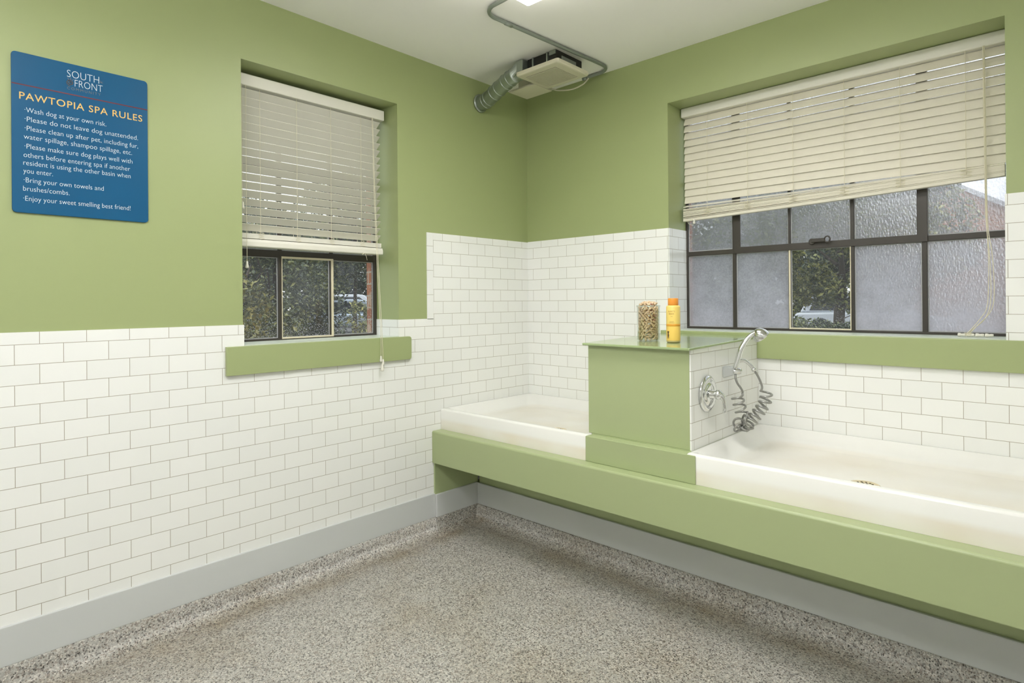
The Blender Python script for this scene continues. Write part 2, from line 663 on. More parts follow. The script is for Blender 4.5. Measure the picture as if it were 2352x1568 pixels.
def smooth_path(pts, n=8):
    """Catmull-Rom through pts"""
    P = [Vector(p) for p in pts]
    P = [P[0] * 2 - P[1]] + P + [P[-1] * 2 - P[-2]]
    out = []
    for i in range(1, len(P) - 2):
        a, b, c, d = P[i - 1], P[i], P[i + 1], P[i + 2]
        for k in range(n):
            t = k / n
            out.append(0.5 * ((2 * b) + (c - a) * t + (2 * a - 5 * b + 4 * c - d) * t * t + (3 * b - a - 3 * c + d) * t ** 3))
    out.append(P[-2])
    return out


# ------------------------------------------------------------------ room shell
FZ, CZ = -1.305, 1.667
XR, YB = 4.6, -5.2                 # far side of the room behind the camera
LW = dict(y0=-2.122, y1=-1.185, z0=-0.055, z1=1.347)     # left window opening
RW = dict(x0=1.135, x1=2.702, z0=-0.033, z1=1.359)       # right window opening

fl = MB().box(-0.006, XR, YB, 0.006, FZ - 0.12, FZ).build('floor', FLOOR)
struct(fl, 'speckled grey flake floor with a coved skirting', 'floor')
# the integral cove: the flake coating turns up the wall
def cove_profile():
    return [(0.0, FZ + 0.1), (0.010, FZ + 0.1), (0.013, FZ + 0.095), (0.016, FZ + 0.06), (0.022, FZ + 0.036), (0.034, FZ + 0.018), (0.052, FZ + 0.007), (0.075, FZ + 0.0012), (0.092, FZ + 0.0002)]
KY = -0.562                         # face of the kick wall
mb = MB()
prof = cove_profile()
A = mb.verts([(q[0], YB, q[1]) for q in prof])
Bv = mb.verts([(q[0], KY - q[0], q[1]) for q in prof])
Cv = mb.verts([(XR, KY - q[0], q[1]) for q in prof])
for r0, r1 in ((A, Bv), (Bv, Cv)):
    for i in range(len(prof) - 1):
        mb.face([r0[i], r0[i + 1], r1[i + 1], r1[i]])
cove = mb.build('cove', FLOOR, fl, smooth=True)
# a short stretch of the cove stands out with the baseboard beside the platform
mb = MB()
prof2 = [(q[0] + 0.013 * (1 - min(1, q[0] / 0.075)), q[1] + 0.0004) for q in prof[1:-2]]
A = mb.verts([(q[0], -0.925, q[1]) for q in prof2])
Bv = mb.verts([(q[0], KY - q[0] + 0.01, q[1]) for q in prof2])
for i in range(len(prof2) - 1):
    mb.face([A[i], A[i + 1], Bv[i + 1], Bv[i]])
mb.build('cove', FLOOR, fl, smooth=True)

ce = MB().box(-0.3, XR + 0.1, YB - 0.1, 0.3, CZ, CZ + 0.12).build('ceiling', CEIL)
struct(ce, 'plain off-white ceiling with a vent fan and a lamp', 'ceiling')

# left wall: painted plate with a deep window recess, brick skin outside, tile field in front
ys = [YB, LW['y0'], LW['y1'], 0.30]
zs = [FZ, LW['z0'], LW['z1'], CZ]
hole_l = lambda u, z: not (LW['y0'] < u < LW['y1'] and LW['z0'] < z < LW['z1'])
wl = MB().plate(0, ys, zs, hole_l, -0.006, -0.265).build('wall_left', GREEN)
struct(wl, 'green wall with white tile below and the small window', 'wall')
MB().plate(0, [YB, LW['y0'] - .0, LW['y1'] - .012, 0.42], [FZ, LW['z0'] - .02, LW['z1'] + .01, CZ + .6],
           lambda u, z: not (LW['y0'] < u < LW['y1'] - .012 and LW['z0'] - .02 < z < LW['z1'] + .01), -0.266, -0.325).build('brick_skin', BRICK, wl)
CAP = 0.0475                        # top of the low tile
TT = -1.057                         # bottom of the tile, at the baseboard
SL = dict(y0=-2.210, y1=-1.110, z0=-0.194, z1=-0.055)
us = [YB, LW['y0'] + 0.0035, LW['y1'] - 0.0035, -0.918, 0.0]
zz = [TT, LW['z0'], CAP, 0.5905]
def in_tile(u, z):
    if z > CAP:
        return u > -0.918
    if LW['y0'] < u < LW['y1'] and z > LW['z0']:
        return False
    return True
MB().plate(0, us, zz, in_tile, 0.0, -0.0055).build('tile_field', TILE_L, wl)
MB().box(-0.0055, 0.0, -0.968, -0.9185, 0.044, 0.5905).build('tile_upright_edge', TILE_V, wl)
# tile returned into the window recess
MB().box(-0.232, -0.0058, LW['y1'] - 0.0045, LW['y1'] - 0.0002, LW['z0'], CAP).build('tile_return', TILE_LV, wl)
MB().box(-0.232, -0.0058, LW['y0'] + 0.0002, LW['y0'] + 0.0045, LW['z0'], CAP).build('tile_return', TILE_LV, wl)

# right wall
xs = [-0.006, RW['x0'], RW['x1'], XR]
zs = [FZ, RW['z0'], RW['z1'], CZ]
hole_r = lambda u, z: not (RW['x0'] < u < RW['x1'] and RW['z0'] < z < RW['z1'])
wr = MB().plate(1, xs, zs, hole_r, 0.006, 0.265).build('wall_right', GREEN)
struct(wr, 'green wall with white tile and the wide window over the basins', 'wall')
MB().plate(1, [-0.385, RW['x0'] + .012, RW['x1'] - .0, XR], [FZ, RW['z0'] - .02, RW['z1'] + .01, CZ + .6],
           lambda u, z: not (RW['x0'] + .012 < u < RW['x1'] and RW['z0'] - .02 < z < RW['z1'] + .01), 0.266, 0.305).build('brick_skin', BRICK, wr)
TZ = 0.5935
MB().plate(1, [0.0, RW['x0']], [-0.60, TZ], lambda u, z: True, 0.0, 0.0055).build('tile_field', TILE_R, wr)
MB().plate(1, [RW['x0'], RW['x1'], XR], [-0.60, RW['z0'], TZ],
           lambda u, z: z < RW['z0'] or u > RW['x1'], 0.0, 0.0055).build('tile_field', TILE_R2, wr)
MB().box(RW['x0'] + 0.0002, RW['x0'] + 0.0045, 0.0058, 0.232, RW['z0'], TZ).build('tile_return', TILE_RV, wr)
MB().box(RW['x1'] - 0.0045, RW['x1'] - 0.0002, 0.0058, 0.232, RW['z0'], TZ).build('tile_return', TILE_RV, wr)

wb = MB().box(-0.006, XR, YB - 0.1, YB, FZ, CZ).build('wall_back', WHITEWALL)
struct(wb, 'plain wall behind the viewer', 'wall')
wn = MB().box(XR, XR + 0.1, YB, 0.265, FZ, CZ).build('wall_near', WHITEWALL)
struct(wn, 'plain wall beside the viewer', 'wall')

bl = MB().box(-0.0055, 0.011, YB, -0.9255, -1.206, -1.0565).build('baseboard_left', GREY, bevel=0.003)
struct(bl, 'pale grey baseboard under the tiled left wall', 'baseboard')
MB().box(-0.0055, 0.024, -0.925, KY, -1.206, -1.062).build('end_length', GREY, bl, bevel=0.003)
br_ = MB().box(0.0242, XR, KY - 0.006, KY + 0.012, -1.206, -1.065).build('baseboard_right', GREY, bevel=0.003)
struct(br_, 'grey baseboard running under the basin platform', 'baseboard')

# window sills
def rounded(y0, y1, z0, z1, r, which):
    """outline with only the corners in which rounded"""
    pts = []
    for key, c, a in (('bl', (y0 + r, z0 + r), 180), ('br', (y1 - r, z0 + r), 270), ('tr', (y1 - r, z1 - r), 0), ('tl', (y0 + r, z1 - r), 90)):
        if key in which:
            pts += arc(c, r, a, a + 90, 6)
        else:
            pts.append({'bl': (y0, z0), 'br': (y1, z0), 'tr': (y1, z1), 'tl': (y0, z1)}[key])
    return pts
ts = MB().prism(rounded(SL['y0'], SL['y1'], SL['z0'], SL['z1'], 0.016, ('br', 'tr')), 0, 0.0003, 0.020)
ts = ts.build('trim_1', GREEN_GLOSS, bevel=0.002)
struct(ts, 'green sill board under the small window', 'window sill')
MB().box(-0.262, 0.0, LW['y0'] + .005, LW['y1'] - .005, LW['z0'] - 0.03, LW['z0'] + 0.004).build('stool', STOOLM, ts)
t2 = MB().box(1.088, XR - 0.01, -0.020, -0.0003, -0.171, RW['z0']).build('trim_2', GREEN_GLOSS, bevel=0.003)
struct(t2, 'green sill board under the wide window', 'window sill')
MB().box(RW['x0'] + .005, RW['x1'] - .005, 0.0, 0.262, RW['z0'] - 0.03, RW['z0'] + 0.004).build('stool', STOOLM, t2)

# ------------------------------------------------------------------ windows
def window(name, label, axis, plane, cols, rows, glass=None, sgn=1, end=0.024):
    """steel casement: cols / rows are lists of (lo, hi) of the glass openings; plane is the inner face, the frame goes sgn * 0.028 outwards"""
    lo_u, hi_u = cols[0][0] - 0.022, cols[-1][1] + end
    lo_z, hi_z = rows[0][0] - 0.014, rows[-1][1] + 0.016
    us = sorted([lo_u, hi_u] + [v for c in cols for v in c])
    zs = sorted([lo_z, hi_z] + [v for r in rows for v in r])
    opening = lambda u, z: any(a < u < b for a, b in cols) and any(a < z < b for a, b in rows)
    fr = MB().plate(axis, us, zs, lambda u, z: not opening(u, z), plane, plane + sgn * 0.028).build(name, STEEL, bevel=0.0025)
    struct(fr, label, 'window')
    d0, d1 = plane + sgn * 0.013, plane + sgn * 0.017
    for ci, c in enumerate(cols):
        for ri, r in enumerate(rows):
            b = MB()
            a0, a1, z0, z1 = c[0] + .0004, c[1] - .0004, r[0] + .0004, r[1] - .0004
            if axis == 0:
                v = b.verts([(d0, a0, z0), (d0, a1, z0), (d0, a1, z1), (d0, a0, z1)])
            else:
                v = b.verts([(a0, d0, z0), (a1, d0, z0), (a1, d0, z1), (a0, d0, z1)])
            b.face(v)
            pn = b.build('pane', glass(ci, ri), fr)
            nrm = pn.data.polygons[0].normal
            if nrm[axis] * sgn > 0:          # the front of every pane faces the room
                pn.data.flip_normals()
            # putty line round the pane
            w = 0.0045
            MB().plate(axis, [a0, a0 + w, a1 - w, a1], [z0, z0 + w, z1 - w, z1],
                       lambda u, z: not (a0 + w < u < a1 - w and z0 + w < z < z1 - w), d0 - sgn * 0.002, d0 - sgn * 0.0005).build('putty', PUTTY, fr)
    return fr


cl = [(-2.100, -1.829), (-1.808, -1.511), (-1.491, -1.207)]
rl = [(-0.040, 0.404), (0.443, 0.870), (0.892, 1.318)]
w1 = window('window_1', 'small steel window with three low panes and a half-lowered blind', 0, -0.233, cl, rl, glass=lambda c, r: GLASS_L, sgn=-1)
def sash_ring(axis, plane, a0, a1, z0, z1, w, parent, sgn):
    wl_, wr_, wt_, wb_ = w
    return MB().plate(axis, [a0, a0 + wl_, a1 - wr_, a1], [z0, z0 + wb_, z1 - wt_, z1],
                      lambda u, z: not (a0 + wl_ < u < a1 - wr_ and z0 + wb_ < z < z1 - wt_), plane, plane + sgn * 0.012).build('sash', SASHM, parent, bevel=0.0015)
sash_ring(0, -0.229, -1.812, -1.491, -0.046, 0.411, (0.005, 0.015, 0.011, 0.009), w1, -1)
crs = [(1.150, 1.433), (1.454, 1.750), (1.763, 2.061), (2.079, 2.372), (2.394, 2.694)]
rr = [(-0.016, 0.430), (0.458, 0.884), (0.906, 1.330)]
w2 = window('window_2', 'wide steel window of dirty wet panes above the basins', 1, 0.233, crs, rr,
            glass=lambda c, r: GLASS_C if (c == 2 and r == 0) else GLASS_T if (c == 4 and r > 0) else GLASS_D, sgn=1, end=0.0075)
sash_ring(1, 0.229, 1.754, 2.064, -0.018, 0.437, (0.009, 0.005, 0.006, 0.008), w2, 1)
# the opening light in the middle: a heavier frame round columns two to four of the upper rows
MB().plate(1, [1.440, 1.484, 2.353, 2.397], [0.428, 0.466, 1.345], lambda u, z: z < 0.466 or u < 1.484 or u > 2.353, 0.226, 0.2325).build('opening_light_frame', STEEL, w2, bevel=0.002)
b = MB()
b.box(1.878, 1.945, 0.203, 0.217, 0.462, 0.482)
b.lathe([(0.016, -0.004), (0.018, 0), (0.016, 0.006)], (1.878, 0.222, 0.468), (0, -1, 0.0), 20)
latch = b.build('latch', STEEL, w2, bevel=0.002)
latch['label'] = 'dark steel window latch with a finger ring'
ring = [(1.957 + 0.0135 * math.cos(a), 0.208, 0.474 + 0.0165 * math.sin(a)) for a in [2 * PI * i / 20 for i in range(21)]]
MB().tube(ring, 0.0038, 8, False).build('latch_ring', STEEL, latch, smooth=True)

# ------------------------------------------------------------------ blinds
def slat_mesh(axis, a0, a1, width, tilt, plane, z, name, material, parent, sgn, curl=0.0, th=0.0026):
    """a thin slat running along the window; tilt in degrees raises the room edge (sgn*... outward axis)"""
    t = math.radians(tilt)
    n = 6
    pts = []
    for i in range(n + 1):
        s = (i / n - 0.5) * width
        bow = curl * (1 - (2 * i / n - 1) ** 2)
        pts.append((s * math.cos(t) - bow * math.sin(t), s * math.sin(t) + bow * math.cos(t)))
    nx, nz = -math.sin(t) * th / 2, math.cos(t) * th / 2
    outline = [(plane + sgn * (p[0] + nx), z + p[1] + nz) for p in pts] + [(plane + sgn * (p[0] - nx), z + p[1] - nz) for p in reversed(pts)]
    if axis == 0:      # slat along y, outline in x-z
        return MB().prism(outline, 1, a0, a1).build(name, material, parent)
    return MB().prism(outline, 0, a0, a1).build(name, material, parent)   # slat along x, outline in y-z


def tassel(o, parent, s=1.0, name='tassel'):
    return MB().lathe([(0.003 * s, 0), (0.0055 * s, -0.004 * s), (0.0058 * s, -0.014 * s), (0.0088 * s, -0.028 * s), (0.0085 * s, -0.034 * s), (0.003 * s, -0.036 * s)], o, (0, 0, 1), 14).build(name, VINYL, parent, smooth=True)


# small blind, slats half open
bx = -0.150
b1 = thing('window_blind', 'white slatted blind with half-open slats, hung in the small window', 'blind', (bx, -1.66, 1.33))
Y0, Y1 = -2.108, -1.206
b = MB()
b.prism([(-0.112, 1.262), (-0.110, 1.266), (-0.110, 1.318), (-0.113, 1.323), (-0.185, 1.323), (-0.185, 1.262)], 1, Y0, Y1)
b.build('headrail', VINYL, b1, bevel=0.002)
N1 = 17
first = slat_mesh(0, Y0 + 0.012, Y1 - 0.018, 0.050, 37, bx, 1.236, 'slat', VINYL, b1, 1)
for i in range(1, N1):
    part_copy(first, b1, (0, random.uniform(-.002, .002), -0.0432 * i))
for k in range(5):
    zc = 0.4875 + 0.0056 * k
    slat_mesh(0, Y0 + 0.012, Y1 - 0.018, 0.050, 3 - k, bx, zc, 'slat', VINYL, b1, 1, 0.0, 0.0048)
MB().prism([(-0.122, 0.443), (-0.118, 0.447), (-0.118, 0.468), (-0.124, 0.483), (-0.178, 0.483), (-0.178, 0.443)], 1, Y0 + .008, Y1 - .010).build('bottom_rail', VINYL, b1, bevel=0.002)
for yy in (-1.975, -1.770, -1.563, -1.363):
    MB().tube([(-0.127, yy, 1.262), (-0.1275, yy, 0.48)], 0.0011, 6).build('ladder_cord', CORDM, b1)
    MB().tube([(-0.172, yy, 1.262), (-0.1725, yy, 0.48)], 0.0011, 6).build('ladder_cord', CORDM, b1)
    for q in range(N1 + 1):
        zr = 1.236 - 0.0432 * q
    kn = [(-0.119 + 0.002 * math.sin(j), yy + 0.016 * math.sin(j * 1.9), 0.485 + 0.0042 * j) for j in range(10)]
    MB().tube(smooth_path(kn, 4), 0.0010, 6).build('slack_cord', CORDM, b1)
lc = smooth_path([(-0.108, -1.296, 1.262), (-0.06, -1.315, 0.7), (0.005, -1.334, 0.15), (0.026, -1.338, -0.05), (0.0265, -1.339, -0.15), (0.026, -1.340, -0.160)], 6)
c1 = MB().tube(lc, 0.0015, 6).build('lift_cord', CORDM, b1)
tassel((0.028, -1.340, -0.158), c1, 0.95)
lc2 = smooth_path([(-0.106, -1.292, 1.262), (-0.058, -1.309, 0.7), (0.007, -1.326, 0.15), (0.027, -1.329, -0.05), (0.0275, -1.326, -0.18)], 6)
c2 = MB().tube(lc2, 0.0015, 6).build('lift_cord', CORDM, b1)
tassel((0.029, -1.326, -0.178), c2, 0.95)
tassel((0.029, -1.332, -0.206), c2, 1.15)
tc = MB().tube([(-0.104, -2.058, 1.262), (-0.102, -2.058, 0.36)], 0.0011, 6).build('tilt_cord', CORDM, b1)
tassel((-0.102, -2.058, 0.366), tc, 1.0)
tc = MB().tube([(-0.104, -2.078, 1.262), (-0.102, -2.078, 0.66)], 0.0011, 6).build('tilt_cord', CORDM, b1)
tassel((-0.102, -2.078, 0.665), tc, 1.0)
MB().tube(smooth_path([(-0.121, -1.372, 0.455), (-0.118, -1.362, 0.437), (-0.118, -1.352, 0.447), (-0.117, -1.338, 0.428), (-0.117, -1.332, 0.405)], 6), 0.0013, 6).build('loose_cord_end', CORDM, b1)

# wide blind, slats nearly shut, raised half way with the stack sagging to the left
by = 0.192
b2 = thing('window_blind', 'wide cream slatted blind with closed slats, raised over the wide window', 'blind', (1.92, by, 1.34))
X0, X1 = 1.143, 2.698
MB().prism([(0.166, 1.300), (0.163, 1.306), (0.163, 1.352), (0.168, 1.358), (0.225, 1.358), (0.225, 1.300)], 0, X0, X1).build('headrail', VINYL, b2, bevel=0.003)
for i in range(12):
    tl = -[64, 65.5, 66.5, 68, 71, 74, 76, 76, 76, 76, 76, 75][i] + random.uniform(-.8, .8)
    slat_mesh(1, X0 + .010, X1 - .006, 0.0505, tl, by, 1.274 - 0.0446 * i, 'slat', VINYL2, b2, -1, 0.002)
def sloped(zl, zr, tilt, name='slat', h=None, w=0.050):
    """a piece of the sagging stack: height zl at the left end, zr at the right"""
    bm_ = MB()
    t = math.radians(tilt)
    th = h or 0.0050
    sec = [(-w / 2, -th / 2), (w / 2, -th / 2), (w / 2, th / 2), (-w / 2, th / 2)]
    def ends(x, z):
        return [(x, by - (p[0] * math.cos(t) - p[1] * math.sin(t)), z + p[0] * math.sin(t) + p[1] * math.cos(t)) for p in sec]
    ns = 8
    rings = []
    for j in range(ns + 1):
        f = j / ns
        sag = -0.004 * math.sin(PI * f)
        rings.append(bm_.verts(ends(X0 + .008 + (X1 - X0 - .016) * f, zl + (zr - zl) * f + sag)))
    bm_.face(rings[0]); bm_.face(rings[-1][::-1])
    for a, c in zip(rings, rings[1:]):
        for q in range(4):
            bm_.face([a[q], a[(q + 1) % 4], c[(q + 1) % 4], c[q]])
    return bm_.build(name, VINYL2, b2, bevel=0.001)
sloped(0.655, 0.708, -3, 'bottom_rail', 0.017)
for k in range(9):
    sloped(0.6695 + 0.0066 * k + 0.001 * (k % 2), 0.7205 + 0.0040 * k, random.uniform(-5, 3) - 2)
sloped(0.742, 0.7600, -18)
for xx in (1.309, 1.551, 1.800, 2.052, 2.297, 2.553):
    f = (xx - X0) / (X1 - X0)
    zb = 0.665 + 0.052 * f
    MB().tube([(xx, 0.168, 1.30), (xx, 0.1655, zb + 0.01)], 0.0012, 6).build('ladder_cord', CORDM, b2)
    kn = [(xx + 0.022 * math.sin(j * 1.7 + xx * 9), 0.1635 - 0.0015 * (j % 2), zb - 0.004 + 0.0045 * j) for j in range(11)]
    MB().tube(smooth_path(kn, 4), 0.0010, 6).build('slack_cord', CORDM, b2)
cA = smooth_path([(2.617, 0.160, 1.300), (2.620, 0.150, 0.9), (2.624, 0.142, 0.52), (2.636, 0.135, 0.35), (2.640, 0.130, 0.15), (2.622, 0.125, 0.06), (2.575, 0.12, 0.005), (2.560, 0.118, -0.015)], 6)
cB = smooth_path([(2.623, 0.160, 1.300), (2.626, 0.150, 0.9), (2.630, 0.142, 0.50), (2.645, 0.135, 0.35), (2.652, 0.130, 0.18), (2.640, 0.125, 0.09), (2.590, 0.12, 0.02), (2.566, 0.116, -0.012)], 6)
cC = smooth_path([(2.620, 0.158, 1.300), (2.623, 0.148, 0.9), (2.627, 0.140, 0.51), (2.633, 0.132, 0.3), (2.628, 0.127, 0.12), (2.606, 0.122, 0.06), (2.572, 0.116, 0.008), (2.556, 0.112, -0.012)], 6)
lcord = MB().tube(cA, 0.0016, 6).build('lift_cord', CORDM, b2)
MB().tube(cB, 0.0016, 6).build('lift_cord', CORDM, b2)
MB().tube(cC, 0.0016, 6).build('lift_cord', CORDM, b2)
for q in range(3):
    kk = [(2.562 + 0.013 * math.sin(j * 1.3 + q), 0.104 + 0.012 * math.cos(j * 1.3 + q), -0.020 + 0.006 * (j % 3) - 0.003) for j in range(8)]
    MB().tube(smooth_path(kk, 4), 0.0015, 6).build('knot', CORDM, lcord)
for (xa, xb) in ((2.523, 2.552), (2.556, 2.584), (2.586, 2.618), (2.620, 2.650)):
    L = xb - xa
    MB().lathe([(0.003, 0), (0.0088, 0.002), (0.0085, L * .3), (0.0060, L * .5), (0.0072, L * .8), (0.0060, L)], (xa, 0.10, RW['z0'] + 0.0135), (1, 0, 0), 14).build('tassel', VINYL, lcord, smooth=True)
tc = MB().tube(smooth_path([(1.188, 0.158, 0.646), (1.192, 0.156, 0.628), (1.212, 0.155, 0.618), (1.228, 0.155, 0.624), (1.232, 0.155, 0.640)], 5), 0.0012, 6).build('tilt_cord', CORDM, b2)
tassel((1.230, 0.154, 0.655), tc, 0.9)

# ------------------------------------------------------------------ basin platform, basins, pedestal
pf = thing('basin_platform', 'long green platform ledge carrying both white basins above the grey baseboard', 'platform', (1.9, -0.5, FZ))
b = MB().prism([(-0.941, -0.862), (-0.941, -0.667), (-0.9345, -0.660), (-0.60, -0.660), (-0.60, -0.70), (-0.90, -0.70), (-0.90, -0.862)], 0, 0.0012, XR - 0.01)
b.build('apron', GREEN_LIFTED, pf, bevel=0.004)
MB().box(0.0012, XR - 0.01, -0.898, -0.012, -0.874, -0.702).build('deck', GREEN_LIFTED, pf)
MB().box(0.026, XR - 0.01, KY + 0.013, KY + 0.030, -1.30, -0.875).build('kick_wall', GREEN_LIFTED, pf)
MB().box(0.0003, 0.012, -0.927, KY + 0.012, -1.062, -0.862).build('side_panel', GREEN_LIFTED, pf)


def basin(name, label, x0, x1, drain):
    """low rectangular wash basin: tall apron front, rounded rim, sloping inner walls"""
    yf, yb = -0.868, -0.0012
    t = thing(name, label, 'basin', ((x0 + x1) / 2, -0.43, -0.6595))
    b = MB()
    # (inset at front, inset at sides, inset at back, height, corner radius)
    R = [(0, 0, 0, -0.6595, .004), (0, 0, 0, -0.541, .004), (.003, .001, .001, -0.534, .006), (.011, .003, .002, -0.530, .010),
         (.034, .010, .006, -0.5305, .02), (.046, .018, .010, -0.534, .03), (.060, .040, .022, -0.550, .05), (.078, .075, .046, -0.580, .07),
         (.100, .105, .070, -0.597, .08), (.150, .150, .11, -0.602, .09), (.30, .30, .26, -0.607, .1)]
    rings = []
    for (f, s, k, z, r) in R:
        ax0, ax1, ay0, ay1 = x0 + s, x1 - s, yf + f, yb - k
        pts = []
        for c, a in (((ax0 + r, ay0 + r), 180), ((ax1 - r, ay0 + r), 270), ((ax1 - r, ay1 - r), 0), ((ax0 + r, ay1 - r), 90)):
            pts += [(p[0], p[1], z) for p in arc(c, r, a, a + 90, 6)]
        rings.append(b.verts(pts))
    n = len(rings[0])
    for a, c in zip(rings, rings[1:]):
        for q in range(n):
            b.face([a[q], a[(q + 1) % n], c[(q + 1) % n], c[q]])
    b.face(rings[-1])
    b.build('bowl', TUBB, t, smooth=True)
    d = MB().lathe([(0.0, -0.002), (0.052, -0.002), (0.056, 0.0015), (0.050, 0.004), (0.046, 0.002), (0.0, 0.002)], (drain[0], drain[1], -0.6045), (0, 0, 1), 32, False).build('drain', BRASS, t, smooth=True)
    h = MB()
    for ringr, cnt in ((0.014, 6), (0.030, 12)):
        for q in range(cnt):
            a = 2 * PI * q / cnt
            h.lathe([(0.0045, 0.0), (0.0045, 0.0008)], (drain[0] + ringr * math.cos(a), drain[1] + ringr * math.sin(a), -0.6022), (0, 0, 1), 10)
    h.build('strainer', DARKHOLE, d)
    return t


basin('wash_basin', 'smaller cream basin in the room corner, left of the pedestal', 0.0012, 1.126, (0.735, -0.600))
basin('wash_basin', 'long cream basin below the wide window, right of the pedestal', 1.6660, 3.45, (2.290, -0.580))

ped = thing('pedestal', 'green pedestal with a tiled side standing between the two basins', 'pedestal', (1.385, -0.45, -0.66))
MB().prism([(-0.815, -0.5285), (-0.0215, -0.5285), (-0.0215, -0.0612), (-0.815, -0.0770)], 0, 1.108, 1.6582).box(1.1268, 1.6656, -0.8151, -0.0215, -0.6590, -0.5287).build('body', GREEN_LIFTED, ped, bevel=0.002)
MB().prism([(1.1285, -0.874), (1.711, -0.874), (1.711, -0.8686), (1.6655, -0.8686), (1.6655, -0.8152), (1.1285, -0.8152)], 2, -0.6595, -0.533).build('lower_step', GREEN_LIFTED, ped, bevel=0.004)
tp = MB().prism([(-0.813, -0.5360), (-0.0003, -0.5360), (-0.0003, -0.171), (-0.0213, -0.171), (-0.0213, -0.0612), (-0.813, -0.0770)], 0, 1.6584, 1.6655).build('tiled_side', TILE_P, ped)
tp['label'] = 'white tiled side of the pedestal'
MB().prism([(-0.846, -0.0655), (-0.846, -0.0772), (-0.0215, -0.0607), (-0.0215, -0.0490)], 0, 1.093, 1.6735).build('top_slab', SLABM, ped, bevel=0.003)

# ------------------------------------------------------------------ jar of biscuits and bottle on the slab
SZ = -0.0587
SZB = -0.0598
jc = (1.318, -0.572)
jar = thing('glass_jar', 'clear glass jar full of bone-shaped biscuits on the pedestal top', 'jar', (jc[0], jc[1], SZ))
JR, JH = 0.0575, 0.182
jb = MB().lathe([(0.0, 0.0), (JR - .004, 0.0), (JR, 0.004), (JR, JH - 0.012), (JR + 0.004, JH), (JR + 0.002, JH + 0.001), (JR - 0.0025, JH - 0.012), (JR - 0.0025, 0.006), (0.0, 0.006)], (jc[0], jc[1], SZ + 0.0005), (0, 0, 1), 40, False)
jb.build('body', JARG, jar, smooth=True)


def biscuit_mesh():
    b = MB()
    # little bone: a bar with two knobs at each end, pressed flat
    n = 10
    L = 0.0064
    prof = []
    top = [(-L - .0022, 0.0), (-L - .0032, .0018), (-L - .0022, .0046), (-L, .0049), (-L + .0026, .0038), (L - .0026, .0038), (L, .0049), (L + .0022, .0046), (L + .0032, .0018), (L + .0022, 0.0)]
    out = top + [(-q[0], -q[1]) for q in top[1:-1]]
    H0 = H
    for z in (-0.0025, 0.0025):
        pass
    sc = [(0.80, -0.0040), (1.0, -0.0022), (1.0, 0.0022), (0.80, 0.0040)]
    rings = [[b.bm.verts.new((q[0] * s, q[1] * s, z)) for q in out] for s, z in sc]
    m_ = len(out)
    for a, c in zip(rings, rings[1:]):
        for i in range(m_):
            b.face([a[i], a[(i + 1) % m_], c[(i + 1) % m_], c[i]])
    b.face(rings[0][::-1]); b.face(rings[-1])
    bmesh.ops.recalc_face_normals(b.bm, faces=b.bm.faces)
    me = bpy.data.meshes.new('dog_biscuit')
    b.bm.to_mesh(me); b.bm.free()
    me.materials.append(BISC)
    for p in me.polygons:
        p.use_smooth = True
    return me


bme = biscuit_mesh()
def put_biscuit(x, y, z, rot):
    o = bpy.data.objects.new('dog_biscuit', bme)
    o.location = (x, y, z + H)
    o.rotation_euler = rot
    COL.objects.link(o)
    tag(o, 'bone-shaped biscuit in the pile inside the glass jar', 'biscuit', 'biscuits in the jar')
NL = 16
for lev in range(NL):
    z = SZ + 0.0120 + lev * 0.0106
    cnt = 13
    for q in range(cnt):
        a = 2 * PI * (q + 0.5 * (lev % 2) + random.uniform(-.2, .2)) / cnt
        r = JR - 0.0115 + random.uniform(-.0025, .0015)
        tilt = random.uniform(-1.3, 1.3)
        e = (Matrix.Rotation(a + PI / 2, 3, 'Z') @ Matrix.Rotation(random.uniform(-.5, .5), 3, 'Z') @ Matrix.Rotation(PI / 2 + random.uniform(-.4, .4), 3, 'X') @ Matrix.Rotation(tilt, 3, 'Z')).to_euler()
        put_biscuit(jc[0] + r * math.cos(a), jc[1] + r * math.sin(a), z + random.uniform(-.002, .002), e)
for q in range(48):                       # the ones behind, seen through the gaps
    a = q * 2.4; r = 0.026 + 0.008 * random.random()
    put_biscuit(jc[0] + r * math.cos(a), jc[1] + r * math.sin(a), SZ + 0.014 + 0.155 * q / 47, (random.uniform(0, 3), random.uniform(0, 3), random.uniform(0, 3)))
for q in range(40):
    a = q * 2.4; r = (JR - 0.015) * math.sqrt((q + .5) / 40)
    hgt = 0.021 * (1 - (r / JR) ** 2) + random.uniform(-.001, 0.004)
    put_biscuit(jc[0] + r * math.cos(a), jc[1] + r * math.sin(a), SZ + 0.177 + hgt, (random.uniform(-.7, .7), random.uniform(-.7, .7), random.uniform(0, PI)))


def text_mesh(body, height, width=None, thin=0.0, spacing=1.0):
    """filled lettering in the x-y plane, baseline at 0, capital height as given, as a bmesh"""
    cu = bpy.data.curves.new('lettering', 'FONT')
    cu.body = body
    cu.size = 1.0
    cu.offset = thin
    cu.space_character = spacing
    cu.resolution_u = 3
    ob = bpy.data.objects.new('lettering', cu)
    COL.objects.link(ob)
    bpy.context.view_layer.update()
    dg = bpy.context.evaluated_depsgraph_get()
    me = bpy.data.meshes.new_from_object(ob.evaluated_get(dg))
    bm_ = bmesh.new()
    bm_.from_mesh(me)
    bpy.data.objects.remove(ob); bpy.data.curves.remove(cu); bpy.data.meshes.remove(me)
    xs_ = [v.co.x for v in bm_.verts]
    sy = height / 0.70
    x0_, x1_ = min(xs_), max(xs_)
    sx = width / (x1_ - x0_) if width else sy
    for v in bm_.verts:
        v.co = Vector(((v.co.x - x0_) * sx, v.co.y * sy, 0))
    return bm_


